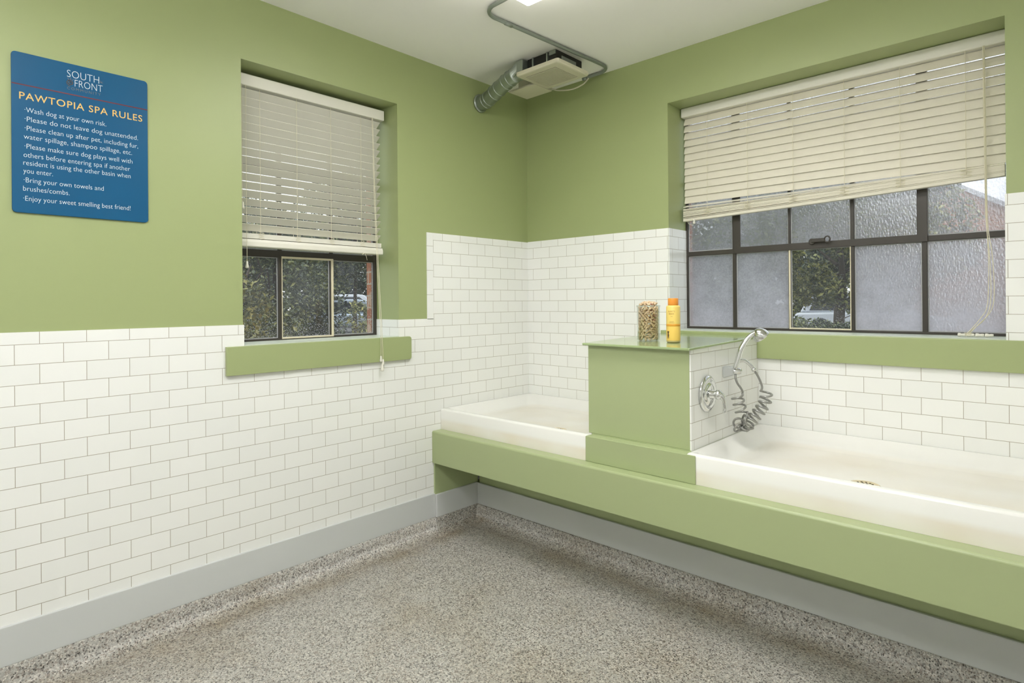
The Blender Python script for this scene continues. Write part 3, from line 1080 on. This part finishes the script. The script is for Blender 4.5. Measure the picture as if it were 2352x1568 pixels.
# bottle
bc = (1.475, -0.605)
bot = thing('shampoo_bottle', 'yellow shampoo bottle with an orange cap on the pedestal top', 'bottle', (bc[0], bc[1], SZB))
BR = 0.0335
MB().lathe([(0.0, 0.0), (BR - 0.003, 0.0), (BR, 0.003), (BR, 0.010)], (bc[0], bc[1], SZB + 0.0005), (0, 0, 1), 36, False).build('base', mat('bottle_base', (0.55, 0.46, 0.22), 0.3), bot, smooth=True)
MB().lathe([(BR, 0.0102), (BR + .0002, 0.0115), (BR + .0002, 0.080), (BR + .0001, 0.0812)], (bc[0], bc[1], SZB), (0, 0, 1), 36, False).build('body', YELLOW, bot, smooth=True)
MB().lathe([(BR + .0002, 0.0812), (BR + .0006, 0.0816), (BR + .0006, 0.0918), (BR + .0002, 0.0922)], (bc[0], bc[1], SZB), (0, 0, 1), 36, False).build('band', BAND, bot, smooth=True)
MB().lathe([(BR + .0002, 0.0922), (BR + .0002, 0.176), (BR - 0.0015, 0.181), (BR - 0.007, 0.184), (0.0255, 0.1845)], (bc[0], bc[1], SZB), (0, 0, 1), 36, False).build('upper_body', mat('yellow_bottle_upper', (0.83, 0.62, 0.17), 0.35), bot, smooth=True)
MB().lathe([(0.0, 0.1846), (0.0245, 0.1846), (0.0255, 0.187), (0.0255, 0.217), (0.0245, 0.2195), (0.0, 0.2205)], (bc[0], bc[1], SZB), (0, 0, 1), 36, False).build('cap', ORANGE, bot, smooth=True)
def wrap(bm_, zc, ang, material, name):
    """bends flat lettering round the bottle; ang is the direction the middle faces"""
    xs_ = [v.co.x for v in bm_.verts]
    mid = (min(xs_) + max(xs_)) / 2
    rr_ = BR + 0.0009
    for v in bm_.verts:
        a = ang + (v.co.x - mid) / rr_
        v.co = Vector((bc[0] + rr_ * math.cos(a), bc[1] + rr_ * math.sin(a), SZB + zc + v.co.y + H))
    return link(name, bm_, material, bot)
ang = math.atan2(-3.336 - bc[1], 2.88 - bc[0])
wrap(text_mesh("BURT'S", 0.0075, 0.034), 0.151, ang - 0.26, INKBROWN, 'lettering')
wrap(text_mesh("BEES", 0.0075, 0.026), 0.139, ang - 0.26, INKBROWN, 'lettering')
for zc, w_ in ((0.129, 0.010), (0.1035, 0.022), (0.0975, 0.026)):
    bb = bmesh.new()
    n_ = 8
    lo = [bb.verts.new((w_ * i / n_, 0, 0)) for i in range(n_ + 1)]
    hi = [bb.verts.new((w_ * i / n_, 0.0013, 0)) for i in range(n_ + 1)]
    for i in range(n_):
        bb.faces.new([lo[i], lo[i + 1], hi[i + 1], hi[i]])
    wrap(bb, zc, ang - 0.24, INKBROWN, 'print_line')
# small dark printed figure low on the label
bb = bmesh.new()
for (ex, ey, erx, ery) in ((0.0, 0.030, 0.0048, 0.0075), (0.0005, 0.017, 0.0055, 0.0085), (-0.0042, 0.033, 0.0018, 0.005), (0.0045, 0.033, 0.0018, 0.005), (-0.003, 0.006, 0.0018, 0.006), (0.003, 0.006, 0.0018, 0.006)):
    vs = [bb.verts.new((ex + erx * math.cos(2 * PI * i / 14), ey + ery * math.sin(2 * PI * i / 14), 0)) for i in range(14)]
    bb.faces.new(vs)
wrap(bb, 0.020, ang - 0.80, INK, 'printed_figure')

# ------------------------------------------------------------------ shower fittings on the tiled side
PX_ = 1.6657
vc = (PX_, -0.655, -0.290)
va = thing('shower_valve', 'round chrome shower valve with a lever on the tiled pedestal side', 'shower valve', vc)
MB().lathe([(0.0, 0.0), (0.080, 0.0), (0.086, 0.004), (0.086, 0.009), (0.078, 0.015), (0.066, 0.017), (0.060, 0.0135), (0.052, 0.0135), (0.046, 0.018), (0.030, 0.021), (0.0, 0.021)], vc, (1, 0, 0), 48, False).build('escutcheon', CHROME, va, smooth=True)
MB().lathe([(0.024, 0.018), (0.0185, 0.022), (0.0175, 0.045), (0.0, 0.045)], vc, (1, 0, 0), 32, False).build('stem', CHROME, va, smooth=True)
hd = MB().lathe([(0.0, 0.043), (0.016, 0.0435), (0.0215, 0.048), (0.0235, 0.057), (0.0215, 0.066), (0.014, 0.073), (0.0, 0.0755)], vc, (1, 0, 0), 32, False)
hdl = hd.build('handle', CHROME, va, smooth=True)
lv = smooth_path([(1.724, -0.655, -0.286), (1.738, -0.652, -0.297), (1.747, -0.648, -0.318), (1.7495, -0.646, -0.345), (1.749, -0.645, -0.372)], 6)
n_ = len(lv)
MB().tube(lv, [0.019 - 0.011 * min(1, i / (n_ * .55)) + (0.001 if i > n_ * .8 else 0) for i in range(n_)], 14).build('lever', CHROME, hdl, smooth=True)

hs = thing('hand_shower', 'chrome hand shower on its wall bracket with a grey coiled hose', 'shower', (1.70, -0.42, -0.21))
b = MB()
A_ = b.verts([(PX_, -0.476, -0.178), (PX_, -0.404, -0.178), (PX_, -0.404, -0.236), (PX_, -0.476, -0.236)])
B_ = b.verts([(1.704, -0.436, -0.183), (1.704, -0.400, -0.183), (1.704, -0.400, -0.222), (1.704, -0.436, -0.222)])
b.face(A_); b.face(B_[::-1])
for q in range(4):
    b.face([A_[q], A_[(q + 1) % 4], B_[(q + 1) % 4], B_[q]])
brk = b.build('bracket', SATIN, hs, bevel=0.006, segs=3)
MB().lathe([(0.0, -0.024), (0.013, -0.022), (0.017, -0.012), (0.017, 0.012), (0.013, 0.022), (0.0, 0.024)], (1.712, -0.416, -0.203), (0.72, 0.69, 0.0), 24, False).build('swivel', CHROME, brk, smooth=True)
# handset: handle curving up into a round head that faces down into the basin
hp = smooth_path([(1.713, -0.4413, -0.1880), (1.716, -0.4383, -0.1777), (1.7243, -0.4303, -0.1418), (1.7343, -0.4207, -0.097), (1.7508, -0.4048, -0.0552), (1.7716, -0.3847, -0.0255), (1.792, -0.365, -0.0100)], 6)
n_ = len(hp)
hand = MB().tube(hp, [0.0095 + 0.0035 * math.sin(PI * min(1, i / (n_ * 0.9))) + (0.004 * max(0, (i / n_ - 0.75)) / 0.25) for i in range(n_)], 18).build('handset', CHROME, hs, smooth=True)
fdir = Vector((0.45, 0.435, -0.72)).normalized()
hc = Vector((1.8085, -0.349, -0.0315))
MB().lathe([(0.0, -0.046), (0.011, -0.0445), (0.021, -0.039), (0.030, -0.029), (0.0365, -0.015), (0.0395, 0.0), (0.0385, 0.004), (0.0345, 0.004)], hc, fdir, 36, False).build('shower_head', CHROME, hand, smooth=True)
MB().lathe([(0.0, 0.006), (0.020, 0.0055), (0.034, 0.004)], hc, fdir, 36, False).build('spray_face', mat('spray_face', (0.55, 0.57, 0.52), 0.25, 0.6), hand, smooth=True)
MB().tube(smooth_path([(1.7210, -0.4335, -0.1560), (1.7345, -0.4205, -0.1500), (1.7470, -0.4085, -0.1500), (1.7582, -0.3976, -0.158), (1.7726, -0.3837, -0.1783), (1.7800, -0.3766, -0.1935)], 6), 0.0085, 14).build('hose_elbow', CHROME, hs, smooth=True)
MB().lathe([(0.0, 0), (0.0105, 0.0), (0.0115, 0.003), (0.0115, 0.012), (0.0095, 0.014), (0.0, 0.014)], (1.7768, -0.3797, -0.1875), (0.40, 0.38, -0.83), 20, False).build('hose_nut', CHROME, hs, smooth=True)


def coil(centers, radius, turns, phase, lat=Vector((0.7193, 0.6947, 0))):
    """spring-like run of hose along a centre line; the loops lie across it"""
    C_ = smooth_path(centers, 10)
    n = int(turns * 18)
    out = []
    for i in range(n + 1):
        f = i / n * (len(C_) - 1)
        k = min(int(f), len(C_) - 2)
        c = C_[k].lerp(C_[k + 1], f - k)
        t = (C_[k + 1] - C_[k]).normalized()
        a1 = (lat - t * lat.dot(t)).normalized()
        a2 = t.cross(a1)
        a = phase + 2 * PI * turns * i / n
        out.append(c + a1 * radius * math.cos(a) + a2 * radius * math.sin(a))
    return out


ra = [Vector(q) for q in [(1.7806, -0.376, -0.1962), (1.7902, -0.3667, -0.2145), (1.8029, -0.3544, -0.2506), (1.8090, -0.3480, -0.2800)]]
rcen = [(1.8235, -0.3337, -0.298), (1.8225, -0.3350, -0.3300), (1.8170, -0.3409, -0.3587), (1.8055, -0.352, -0.3833), (1.7941, -0.3631, -0.4056), (1.7804, -0.3763, -0.4257), (1.769, -0.3873, -0.4435)]
rc = coil(rcen, 0.026, 6.0, PI)
la = [Vector(q) for q in [(1.7110, -0.4192, -0.2120), (1.7118, -0.4300, -0.2316), (1.7204, -0.4300, -0.2587), (1.7332, -0.4218, -0.2813), (1.7400, -0.4150, -0.3000)]]
lcen = [(1.7204, -0.434, -0.3171), (1.7244, -0.4301, -0.3441), (1.7300, -0.4247, -0.3756), (1.7388, -0.4163, -0.4137)]
lco = coil(lcen, 0.0265, 3.0, 0.0)
cx_ = Vector((1.7388, -0.4163, -0.452))
tang = []
loops = [((-0.012, -0.012, -0.004), 0.026, 0.3, 0.4), ((-0.016, -0.014, -0.026), 0.024, 0.9, 1.4), ((0.004, 0.002, -0.030), 0.020, 1.6, -0.5), ((0.022, 0.020, -0.012), 0.024, -0.4, 0.8), ((0.006, 0.004, 0.012), 0.027, 0.2, -1.0)]
for (off, r, tx, tz) in loops:
    rot = Euler((tx, 0.3, tz)).to_matrix()
    for i in range(16):
        a = 2 * PI * i / 15
        tang.append(cx_ + Vector(off) + rot @ Vector((r * math.cos(a), r * math.sin(a) * 0.35, r * 0.85 * math.sin(a))))
full = la + lco + tang[::2] + list(reversed(rc)) + list(reversed(ra))
MB().tube(smooth_path(full, 3), 0.0052, 10).build('coiled_hose', HOSEM, hs, smooth=True)

# ------------------------------------------------------------------ ceiling: vent fan, duct, conduit, lamp
fan = thing('vent_fan', 'ceiling vent fan with a black housing and a cream slotted cover', 'fan', (0.58, -0.40, CZ))
hb = MB().box(0.462, 0.690, -0.523, -0.262, 1.583, CZ - 0.0005).build('housing', BLACK, fan, bevel=0.003)
MB().box(0.6902, 0.696, -0.475, -0.330, 1.592, 1.640).build('junction_cover', mat('galv_plate', (0.30, 0.33, 0.29), 0.45, 0.5), hb, bevel=0.002)
for xx in (0.505, 0.618):
    MB().box(xx, xx + 0.010, -0.531, -0.5232, 1.585, CZ - 0.002).build('mounting_strap', GALV, hb)
MB().box(0.640, 0.688, -0.530, -0.5235, 1.640, CZ - 0.002).build('mounting_strap', GALV, hb)
# cover: rounded tray with a louvred middle
def rrect(x0, x1, y0, y1, r, n=5):
    pts = []
    for c, a in (((x0 + r, y0 + r), 180), ((x1 - r, y0 + r), 270), ((x1 - r, y1 - r), 0), ((x0 + r, y1 - r), 90)):
        pts += arc(c, r, a, a + 90, n)
    return pts
CX0, CX1, CY0, CY1 = 0.412, 0.748, -0.583, -0.262
b = MB()
rings = []
for ins, z in ((0.0, 1.582), (0.0, 1.566), (0.004, 1.560), (0.012, 1.5575)):
    rings.append(b.verts([(q[0], q[1], z) for q in rrect(CX0 + ins, CX1 - ins, CY0 + ins, CY1 - ins, 0.016)]))
for a_, c_ in zip(rings, rings[1:]):
    for q in range(len(a_)):
        b.face([a_[q], a_[(q + 1) % len(a_)], c_[(q + 1) % len(a_)], c_[q]])
b.face(rings[-1]); b.face(rings[0][::-1])
cov = b.build('cover', FANW, fan, smooth=False)
gx0, gx1, gy0, gy1 = 0.452, 0.688, -0.528, -0.305
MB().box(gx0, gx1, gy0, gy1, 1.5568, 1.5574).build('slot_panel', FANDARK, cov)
ns_ = 21
b = MB()
for i in range(ns_):
    y = gy0 + (gy1 - gy0) * (i + .5) / ns_
    b.box(gx0, gx1, y - 0.0031, y + 0.0031, 1.5535, 1.5567)
b.build('louvre', FANW, cov)
bp_ = MB().box(0.190, 0.4115, -0.400, -0.216, 1.5590, 1.5735).build('side_plate', FANW, fan, bevel=0.003)
MB().box(0.24, 0.40, -0.36, -0.25, 1.5737, CZ - 0.001).build('side_plate_box', FANW, fan)

du = thing('vent_duct', 'galvanised round duct elbow from the ceiling fan to the left wall', 'duct', (0.0, -0.487, 1.52))
Dp = smooth_path([(0.002, -0.487, 1.512), (0.050, -0.489, 1.513), (0.100, -0.497, 1.522), (0.200, -0.517, 1.548), (0.300, -0.536, 1.572), (0.385, -0.547, 1.590)], 8)
Rad = []
for i in range(len(Dp)):
    f = i / (len(Dp) - 1)
    Rad.append(0.050)
MB().tube(Dp, Rad, 28).build('pipe', GALV, du, smooth=True)
for f in (0.27, 0.40, 0.56, 0.66, 0.80, 0.90):
    i = int(f * (len(Dp) - 2))
    d_ = (Dp[i + 1] - Dp[i]).normalized()
    MB().lathe([(0.0502, -0.004), (0.0535, -0.0015), (0.0535, 0.0015), (0.0502, 0.004)], Dp[i], d_, 28, False).build('seam_ring', GALV, du, smooth=True)
MB().lathe([(0.050, 0.0), (0.062, 0.0), (0.062, 0.006), (0.051, 0.009)], (0.0003, -0.487, 1.512), (1, 0, 0), 28, False).build('wall_collar', GALV, du, smooth=True)
b = MB()
A_ = b.verts([(0.378 + 0.0 , -0.547 + 0.049 * math.cos(2 * PI * k / 24), 1.588 + 0.049 * math.sin(2 * PI * k / 24)) for k in range(24)])
sq = []
for k in range(24):
    a = 2 * PI * k / 24
    mx = max(abs(math.cos(a)), abs(math.sin(a)))
    sq.append((0.411, -0.515 + 0.055 * math.cos(a) / mx, 1.624 + 0.036 * math.sin(a) / mx))
B_ = b.verts(sq)
for k in range(24):
    b.face([A_[k], A_[(k + 1) % 24], B_[(k + 1) % 24], B_[k]])
b.box(0.4112, 0.4612, -0.570, -0.460, 1.589, 1.659)
b.build('reducer', GALV, du)

cd = thing('conduit', 'thin grey conduit bent along the ceiling from the lamp to the vent fan', 'conduit', (0.75, -0.6, 1.655))
zc = 1.6535
cp = [(1.012, -1.196, zc), (0.900, -1.186, zc)] + [(q[0], q[1], zc) for q in arc((0.815, -1.085), 0.098, 265, 176, 8)] + [(0.722, -1.000, zc), (0.745, -0.60, zc), (0.768, -0.215, zc)] + \
     [(q[0], q[1], zc) for q in arc((0.672, -0.140), 0.096, 0, 80, 8)][1:] + [(0.655, -0.046, zc), (0.560, -0.046, zc)]
MB().tube(smooth_path(cp, 4), 0.0105, 12).build('pipe', CONDM, cd, smooth=True)
MB().lathe([(0.0105, 0), (0.0125, 0.001), (0.0125, 0.05), (0.0105, 0.051)], (0.7195, -1.005, zc), (0.06, 1, 0), 14, False).build('coupling', CONDM, cd, smooth=True)
MB().tube(smooth_path([(0.60, -0.058, 1.640), (0.56, -0.07, 1.605), (0.50, -0.11, 1.578), (0.43, -0.18, 1.571), (0.40, -0.24, 1.585)], 6), 0.0045, 8).build('flexible_cable', FANW, cd, smooth=True)
MB().lathe([(0.0135, 0), (0.0135, 0.03)], (0.545, -0.046, zc - 0.002), (1, 0, 0), 14).build('connector', CONDM, cd, smooth=True)


def ceiling_lamp(label, x0, x1, y0, y1, zb, lit):
    t = thing('ceiling_lamp', label, 'lamp', ((x0 + x1) / 2, (y0 + y1) / 2, CZ))
    MB().box(x0 + .02, x1 - .02, y0 + .02, y1 - .02, zb + 0.03, CZ - 0.0005).build('pan', mat('lamp_pan', (0.7, 0.68, 0.6), 0.5), t, bevel=0.004)
    b = MB()
    rings = []
    for ins, z in ((0.0, zb + 0.030), (0.0, zb + 0.010), (0.012, zb + 0.003), (0.030, zb)):
        rings.append(b.verts([(q[0], q[1], z) for q in rrect(x0 + ins, x1 - ins, y0 + ins, y1 - ins, 0.010, 3)]))
    for a_, c_ in zip(rings, rings[1:]):
        for q in range(len(a_)):
            b.face([a_[q], a_[(q + 1) % len(a_)], c_[(q + 1) % len(a_)], c_[q]])
    b.face(rings[-1])
    b.build('diffuser', lit, t)
    return t


def added_fill_lamp(label, x0, x1, y0, y1, zb, lit):  # invented light source, added out of view to brighten room and ceiling
    """an added, unseen light box on four rods, glowing upwards and downwards"""
    t = thing('added_fill_lamp', label, 'lamp', ((x0 + x1) / 2, (y0 + y1) / 2, CZ))
    MB().box(x0, x1, y0, y1, zb, zb + 0.05).build('diffuser', lit, t, bevel=0.004)
    MB().plate(1, [x0 - .012, x0, x1, x1 + .012], [zb - 0.002, zb + 0.052], lambda u, z: True, y0 - 0.012, y0 - 0.0005).build('rim', mat('lamp_pan', (0.7, 0.68, 0.6), 0.5), t)
    for xx in (x0 + .1, x1 - .1):
        for yy in (y0 + .1, y1 - .1):
            MB().tube([(xx, yy, zb + .0505), (xx, yy, CZ - .0005)], 0.004, 8).build('rod', CONDM, t)
    return t


ceiling_lamp('lit square-edged ceiling lamp at the top edge of the photo', 1.018, 2.238, -1.770, -1.162, 1.57, LIT)
added_fill_lamp('added fill lamp hung unseen behind the viewer, nearer the tiled wall', 1.2, 2.42, -3.75, -3.14, 1.36, LIT2)
added_fill_lamp('added fill lamp hung unseen behind the viewer, nearer the far side wall', 3.1, 4.32, -3.75, -3.14, 1.36, LIT3)

# ------------------------------------------------------------------ rules sign
sgn = thing('rules_sign', 'blue rules sign with gold heading and white text on the left wall', 'sign', (0.004, -2.766, 0.815))
SY0, SY1, S0, S1 = -2.9975, -2.534, 0.507, 1.1225
MB().prism(rounded(SY0, SY1, S0, S1, 0.014, ('bl', 'br', 'tl', 'tr')), 0, -0.0058, 0.0035).build('board', SIGN, sgn, bevel=0.0008)
def sign_text(body, y0, y1, z, h, material, thin=0.0, x=0.0040, spacing=1.0):
    bm_ = text_mesh(body, h, y1 - y0, thin, spacing)
    for v in bm_.verts:
        v.co = Vector((x, y0 + v.co.x, z + v.co.y + H))
    return link('lettering', bm_, material, sgn)
TH = -0.012
sign_text('SOUTH', -2.8225, -2.713, 1.067, 0.030, SIGNW, -0.018)
sign_text('FRONT', -2.797, -2.701, 1.034, 0.029, SIGNW, -0.018)
sign_text('COMMUNITY', -2.8225, -2.708, 1.0175, 0.0112, SIGNT, -0.010, spacing=1.35)
sign_text('PAWTOPIA SPA RULES', -2.974, -2.555, 0.943, 0.0275, SIGNY, 0.004, spacing=1.1)
for body, y0, y1, z in (
        ('\u00b7Wash dog at your own risk.', -2.958, -2.689, 0.895), ('\u00b7Please do not leave dog unattended.', -2.958, -2.572, 0.860),
        ('\u00b7Please clean up after pet, including fur,', -2.958, -2.572, 0.8245), ('water spillage, shampoo spillage, etc.', -2.961, -2.595, 0.792),
        ('\u00b7Please make sure dog plays well with', -2.959, -2.594, 0.755), ('others before entering spa if another', -2.962, -2.603, 0.7215),
        ('resident is using the other basin when', -2.963, -2.601, 0.691), ('you enter.', -2.963, -2.871, 0.660),
        ('\u00b7Bring your own towels and', -2.962, -2.700, 0.6245), ('brushes/combs.', -2.964, -2.817, 0.5915), ('\u00b7Enjoy your sweet smelling best friend!', -2.964, -2.602, 0.5535)):
    sign_text(body, y0, y1, z, 0.0195, SIGNW, TH)
MB().box(0.0035, 0.0040, SY0 + 0.001, SY1 - 0.001, 0.9965, 1.0010).build('stripe', SIGNR, sgn)
sp = [(0.0041, -2.812 + (0.002 + 0.0092 * t) * math.cos(9.5 * t), 1.0450 + (0.002 + 0.0092 * t) * math.sin(9.5 * t)) for t in [i / 40 * 1.15 for i in range(41)]]
MB().tube(sp, 0.0016, 6).build('emblem', SIGNB, sgn)
b = MB()
for (yy, z0_, a) in ((-2.818, 1.057, 2.2), (-2.812, 1.058, 1.6), (-2.806, 1.057, 1.0)):
    b.prism([(yy, z0_), (yy + 0.010 * math.cos(a) + 0.0015, z0_ + 0.010 * math.sin(a)), (yy + 0.003, z0_)], 0, 0.0036, 0.0041)
for a in (0.3, 0.9, -0.3, 1.6):
    b.prism([(-2.709, 1.073), (-2.709 + 0.011 * math.cos(a), 1.073 + 0.011 * math.sin(a) + 0.0015), (-2.708, 1.0755)], 0, 0.0036, 0.0041)
b.build('emblem_leaf', SIGNT, sgn)

# ------------------------------------------------------------------ outdoors
GZ = -1.10
g = MB()
g.face(g.verts([(-12, -40, GZ), (-0.34, -40, GZ), (-0.34, 4.0, GZ), (-12, 4.0, GZ)]))
struct(g.build('ground', SOIL), 'dark planted bed outside the small window', 'ground')
g = MB()
for (x0, x1, y0, y1) in ((-70, -12, -40, 80), (-12, -0.34, 4.0, 80), (-0.34, 60, 0.32, 80)):
    g.face(g.verts([(x0, y0, GZ), (x1, y0, GZ), (x1, y1, GZ), (x0, y1, GZ)]))
struct(g.build('ground', ASPH), 'wet asphalt parking ground outside the windows', 'ground')


def tree(name, label, cat, c, rx, ry, rz, n, leaf, material, trunk=True, group=None, seed=1, hollow=0.55):
    rnd = random.Random(seed)
    t = thing(name, label, cat, (c[0], c[1], GZ), group)
    b = MB()
    clumps = []
    for _ in range(26):
        u = Vector((rnd.gauss(0, 1), rnd.gauss(0, 1), rnd.gauss(0, 1))).normalized() * rnd.uniform(hollow, 0.95)
        clumps.append((u, rnd.uniform(0.20, 0.36)))
    for i in range(n):
        u, s = clumps[i % len(clumps)]
        q = u + Vector((rnd.gauss(0, 1), rnd.gauss(0, 1), rnd.gauss(0, 1))).normalized() * s * rnd.uniform(0.6, 1.0)
        p_ = Vector((c[0] + q.x * rx, c[1] + q.y * ry, c[2] + q.z * rz))
        if p_.z < GZ + 0.03:
            continue
        L = leaf * rnd.uniform(0.7, 1.3)
        M = Euler((rnd.uniform(-1.2, 1.2), rnd.uniform(-1.0, 1.0), rnd.uniform(0, 6.28))).to_matrix()
        pts = [(0, 0, 0), (L * .5, L * .24, L * .06), (L, 0, -L * .05), (L * .5, -L * .24, L * .06)]
        b.face(b.verts([p_ + M @ Vector(k) for k in pts]))
    b.build('foliage', material, t)
    s = MB()
    top = c[2] + rz * 0.4
    s.tube([(c[0], c[1], GZ - 0.01), (c[0] + .04 * rx, c[1], (GZ + top) / 2), (c[0], c[1] + .05, top)], [0.035 * max(rx, .8) + .02, 0.03 * max(rx, .8), 0.015], 8)
    for q in range(7):
        a = rnd.uniform(0, 6.28)
        z0_ = c[2] - rz * 0.5 + q * rz * 0.13
        s.tube([(c[0], c[1], max(z0_, GZ + .1)), (c[0] + .4 * rx * math.cos(a), c[1] + .4 * ry * math.sin(a), z0_ + .3 * rz), (c[0] + .75 * rx * math.cos(a), c[1] + .75 * ry * math.sin(a), z0_ + .5 * rz)], [0.02 * max(rx, .7), 0.014, 0.006], 6)
    s.build('branch', BARK, t)
    return t


tree('shrub', 'yellow-green bush close outside the left pane of the small window', 'bush', (-1.8, -1.44, -0.15), 0.58, 0.54, 0.80, 14000, 0.048, LEAF_B, seed=3)
tree('shrub', 'leafy dark bush outside the middle pane of the small window', 'bush', (-3.05, -0.52, 0.20), 0.58, 0.62, 1.12, 18000, 0.050, LEAF_A, seed=5)
tree('shrub', 'low bush with yellowish tips under the gap showing the parked cars', 'bush', (-2.1, -0.08, -0.55), 0.46, 0.46, 0.60, 8000, 0.045, LEAF_B, seed=8)
tree('small_tree', 'small tree with a dense crown above the parked cars', 'tree', (-4.0, 1.05, 1.17), 0.80, 0.78, 0.88, 18000, 0.052, LEAF_A, seed=9)
tree('small_tree', 'grey-green tree behind the bushes of the small window, on the left', 'tree', (-6.2, 0.25, 0.55), 1.7, 1.25, 1.45, 16000, 0.10, LEAF_C, seed=12)
tree('small_tree', 'broad grey-green tree standing beyond the parked cars', 'tree', (-36.0, 23.0, 3.2), 5.5, 7.0, 4.2, 12000, 0.45, LEAF_C, seed=13)
tree('tree', 'large dark tree behind the left panes of the wide window', 'tree', (-2.5, 6.9, 1.35), 2.1, 2.0, 1.75, 18000, 0.12, LEAF_A, seed=14)
tree('tree', 'bright green tree seen through the clear pane of the wide window', 'tree', (-0.8, 11.6, 1.60), 2.4, 1.8, 1.85, 26000, 0.12, LEAF_B, seed=15)
tree('tree', 'grey-green tree behind the upper right panes of the wide window', 'tree', (-1.9, 15.8, 2.6), 2.0, 2.0, 2.0, 7000, 0.19, LEAF_C, seed=16)
tree('tree', 'dark green tree farthest behind the clear pane of the wide window', 'tree', (-7.4, 26.5, 2.2), 3.4, 2.5, 3.0, 12000, 0.30, LEAF_A, seed=21)
tree('shrub', 'far row of green bushes beyond the asphalt of the wide window', 'bush', (-6.2, 21.5, -0.1), 2.7, 0.8, 0.95, 9000, 0.16, LEAF_B, seed=22)
tree('shrub', 'low hedge clump at the edge of the asphalt beyond the wide window', 'bush', (-0.5, 9.2, -0.62), 1.9, 0.5, 0.60, 12000, 0.07, LEAF_A, seed=17)


def car(name, label, c, yaw, paint_, tall):
    """side-on car body along local x: lower body, greenhouse, windows, wheels"""
    t = thing(name, label, 'car', (c[0], c[1], GZ))
    t.rotation_euler = (0, 0, yaw)
    L, W, hb_, ht = 4.5, 1.75, 0.95 if tall else 0.82, 1.72 if tall else 1.42
    ox, oy, oz = c[0], c[1], GZ
    def P(x, z): return (ox + x, oz + z)
    low = [P(-2.2, .3), P(-2.25, .62), P(-2.15, hb_ - .02), P(-1.2, hb_), P(1.1, hb_), P(2.05, hb_ - .16), P(2.25, .62), P(2.2, .3)]
    MB().prism(low, 1, oy - W / 2, oy + W / 2).build('body', paint_, t, bevel=0.08, segs=3)
    gh = [P(-2.05, hb_), P(-1.75, ht - .06), P(-1.45, ht), P(.25, ht), P(.55, ht - .05), P(1.25, hb_)]
    MB().prism(gh, 1, oy - W / 2 + .12, oy + W / 2 - .12).build('cabin', paint_, t, bevel=0.05, segs=3)
    for sy in (-1, 1):
        y_ = oy + sy * (W / 2 - .115)
        for wp in ([P(-1.75, hb_ + .06), P(-1.55, ht - .12), P(-.85, ht - .12), P(-.85, hb_ + .06)], [P(-.75, hb_ + .06), P(-.75, ht - .12), P(.3, ht - .14), P(.95, hb_ + .06)]):
            MB().prism(wp, 1, y_ - .012, y_ + .012).build('side_window', CARG, t)
        for wx in (-1.4, 1.4):
            MB().lathe([(0, -.1), (.30, -.1), (.33, -.07), (.33, .07), (.30, .1), (0, .1)], (ox + wx, oy + sy * (W / 2 - .1), oz + .33), (0, 1, 0), 24, False).build('wheel', TYRE, t, smooth=True)
    MB().prism([P(.50, ht - .09), P(.53, ht - .08), P(1.20, hb_ + .05), P(1.17, hb_ + .04)], 1, oy - W / 2 + .2, oy + W / 2 - .2).build('windscreen', CARG, t)
    return t


car('parked_car', 'white tall parked car, the farther of two seen past the bushes', (-24.5, 14.2), 0.9, CARW, True)
car('parked_car', 'pale silver parked car in front of the white one past the bushes', (-19.6, 10.9), 1.0, CARS, False)
car('parked_car', 'white parked car seen through the clear pane of the wide window', (-1.75, 19.6), 0.10, CARW, False)

# brick house with a gable, beyond the wide window
hx, hy = -0.15, 22.6
ho = thing('brick_house', 'brick house with a pointed gable behind the right pane of the wide window', 'house', (hx, hy + 4, GZ))
hw, pk, ev = 2.9, 4.2, 2.35
MB().prism([(hx - hw, GZ), (hx + hw, GZ), (hx + hw, ev), (hx, pk), (hx - hw, ev)], 1, hy, hy + 9).build('gable_wall', BRICK, ho)
for s_ in (-1, 1):
    MB().prism([(hx, pk), (hx + s_ * (hw + .3), ev - .19), (hx + s_ * (hw + .3), ev - .03), (hx, pk + .17)], 1, hy - 0.25, hy + 9.2).build('roof_slope', ROOFM, ho)
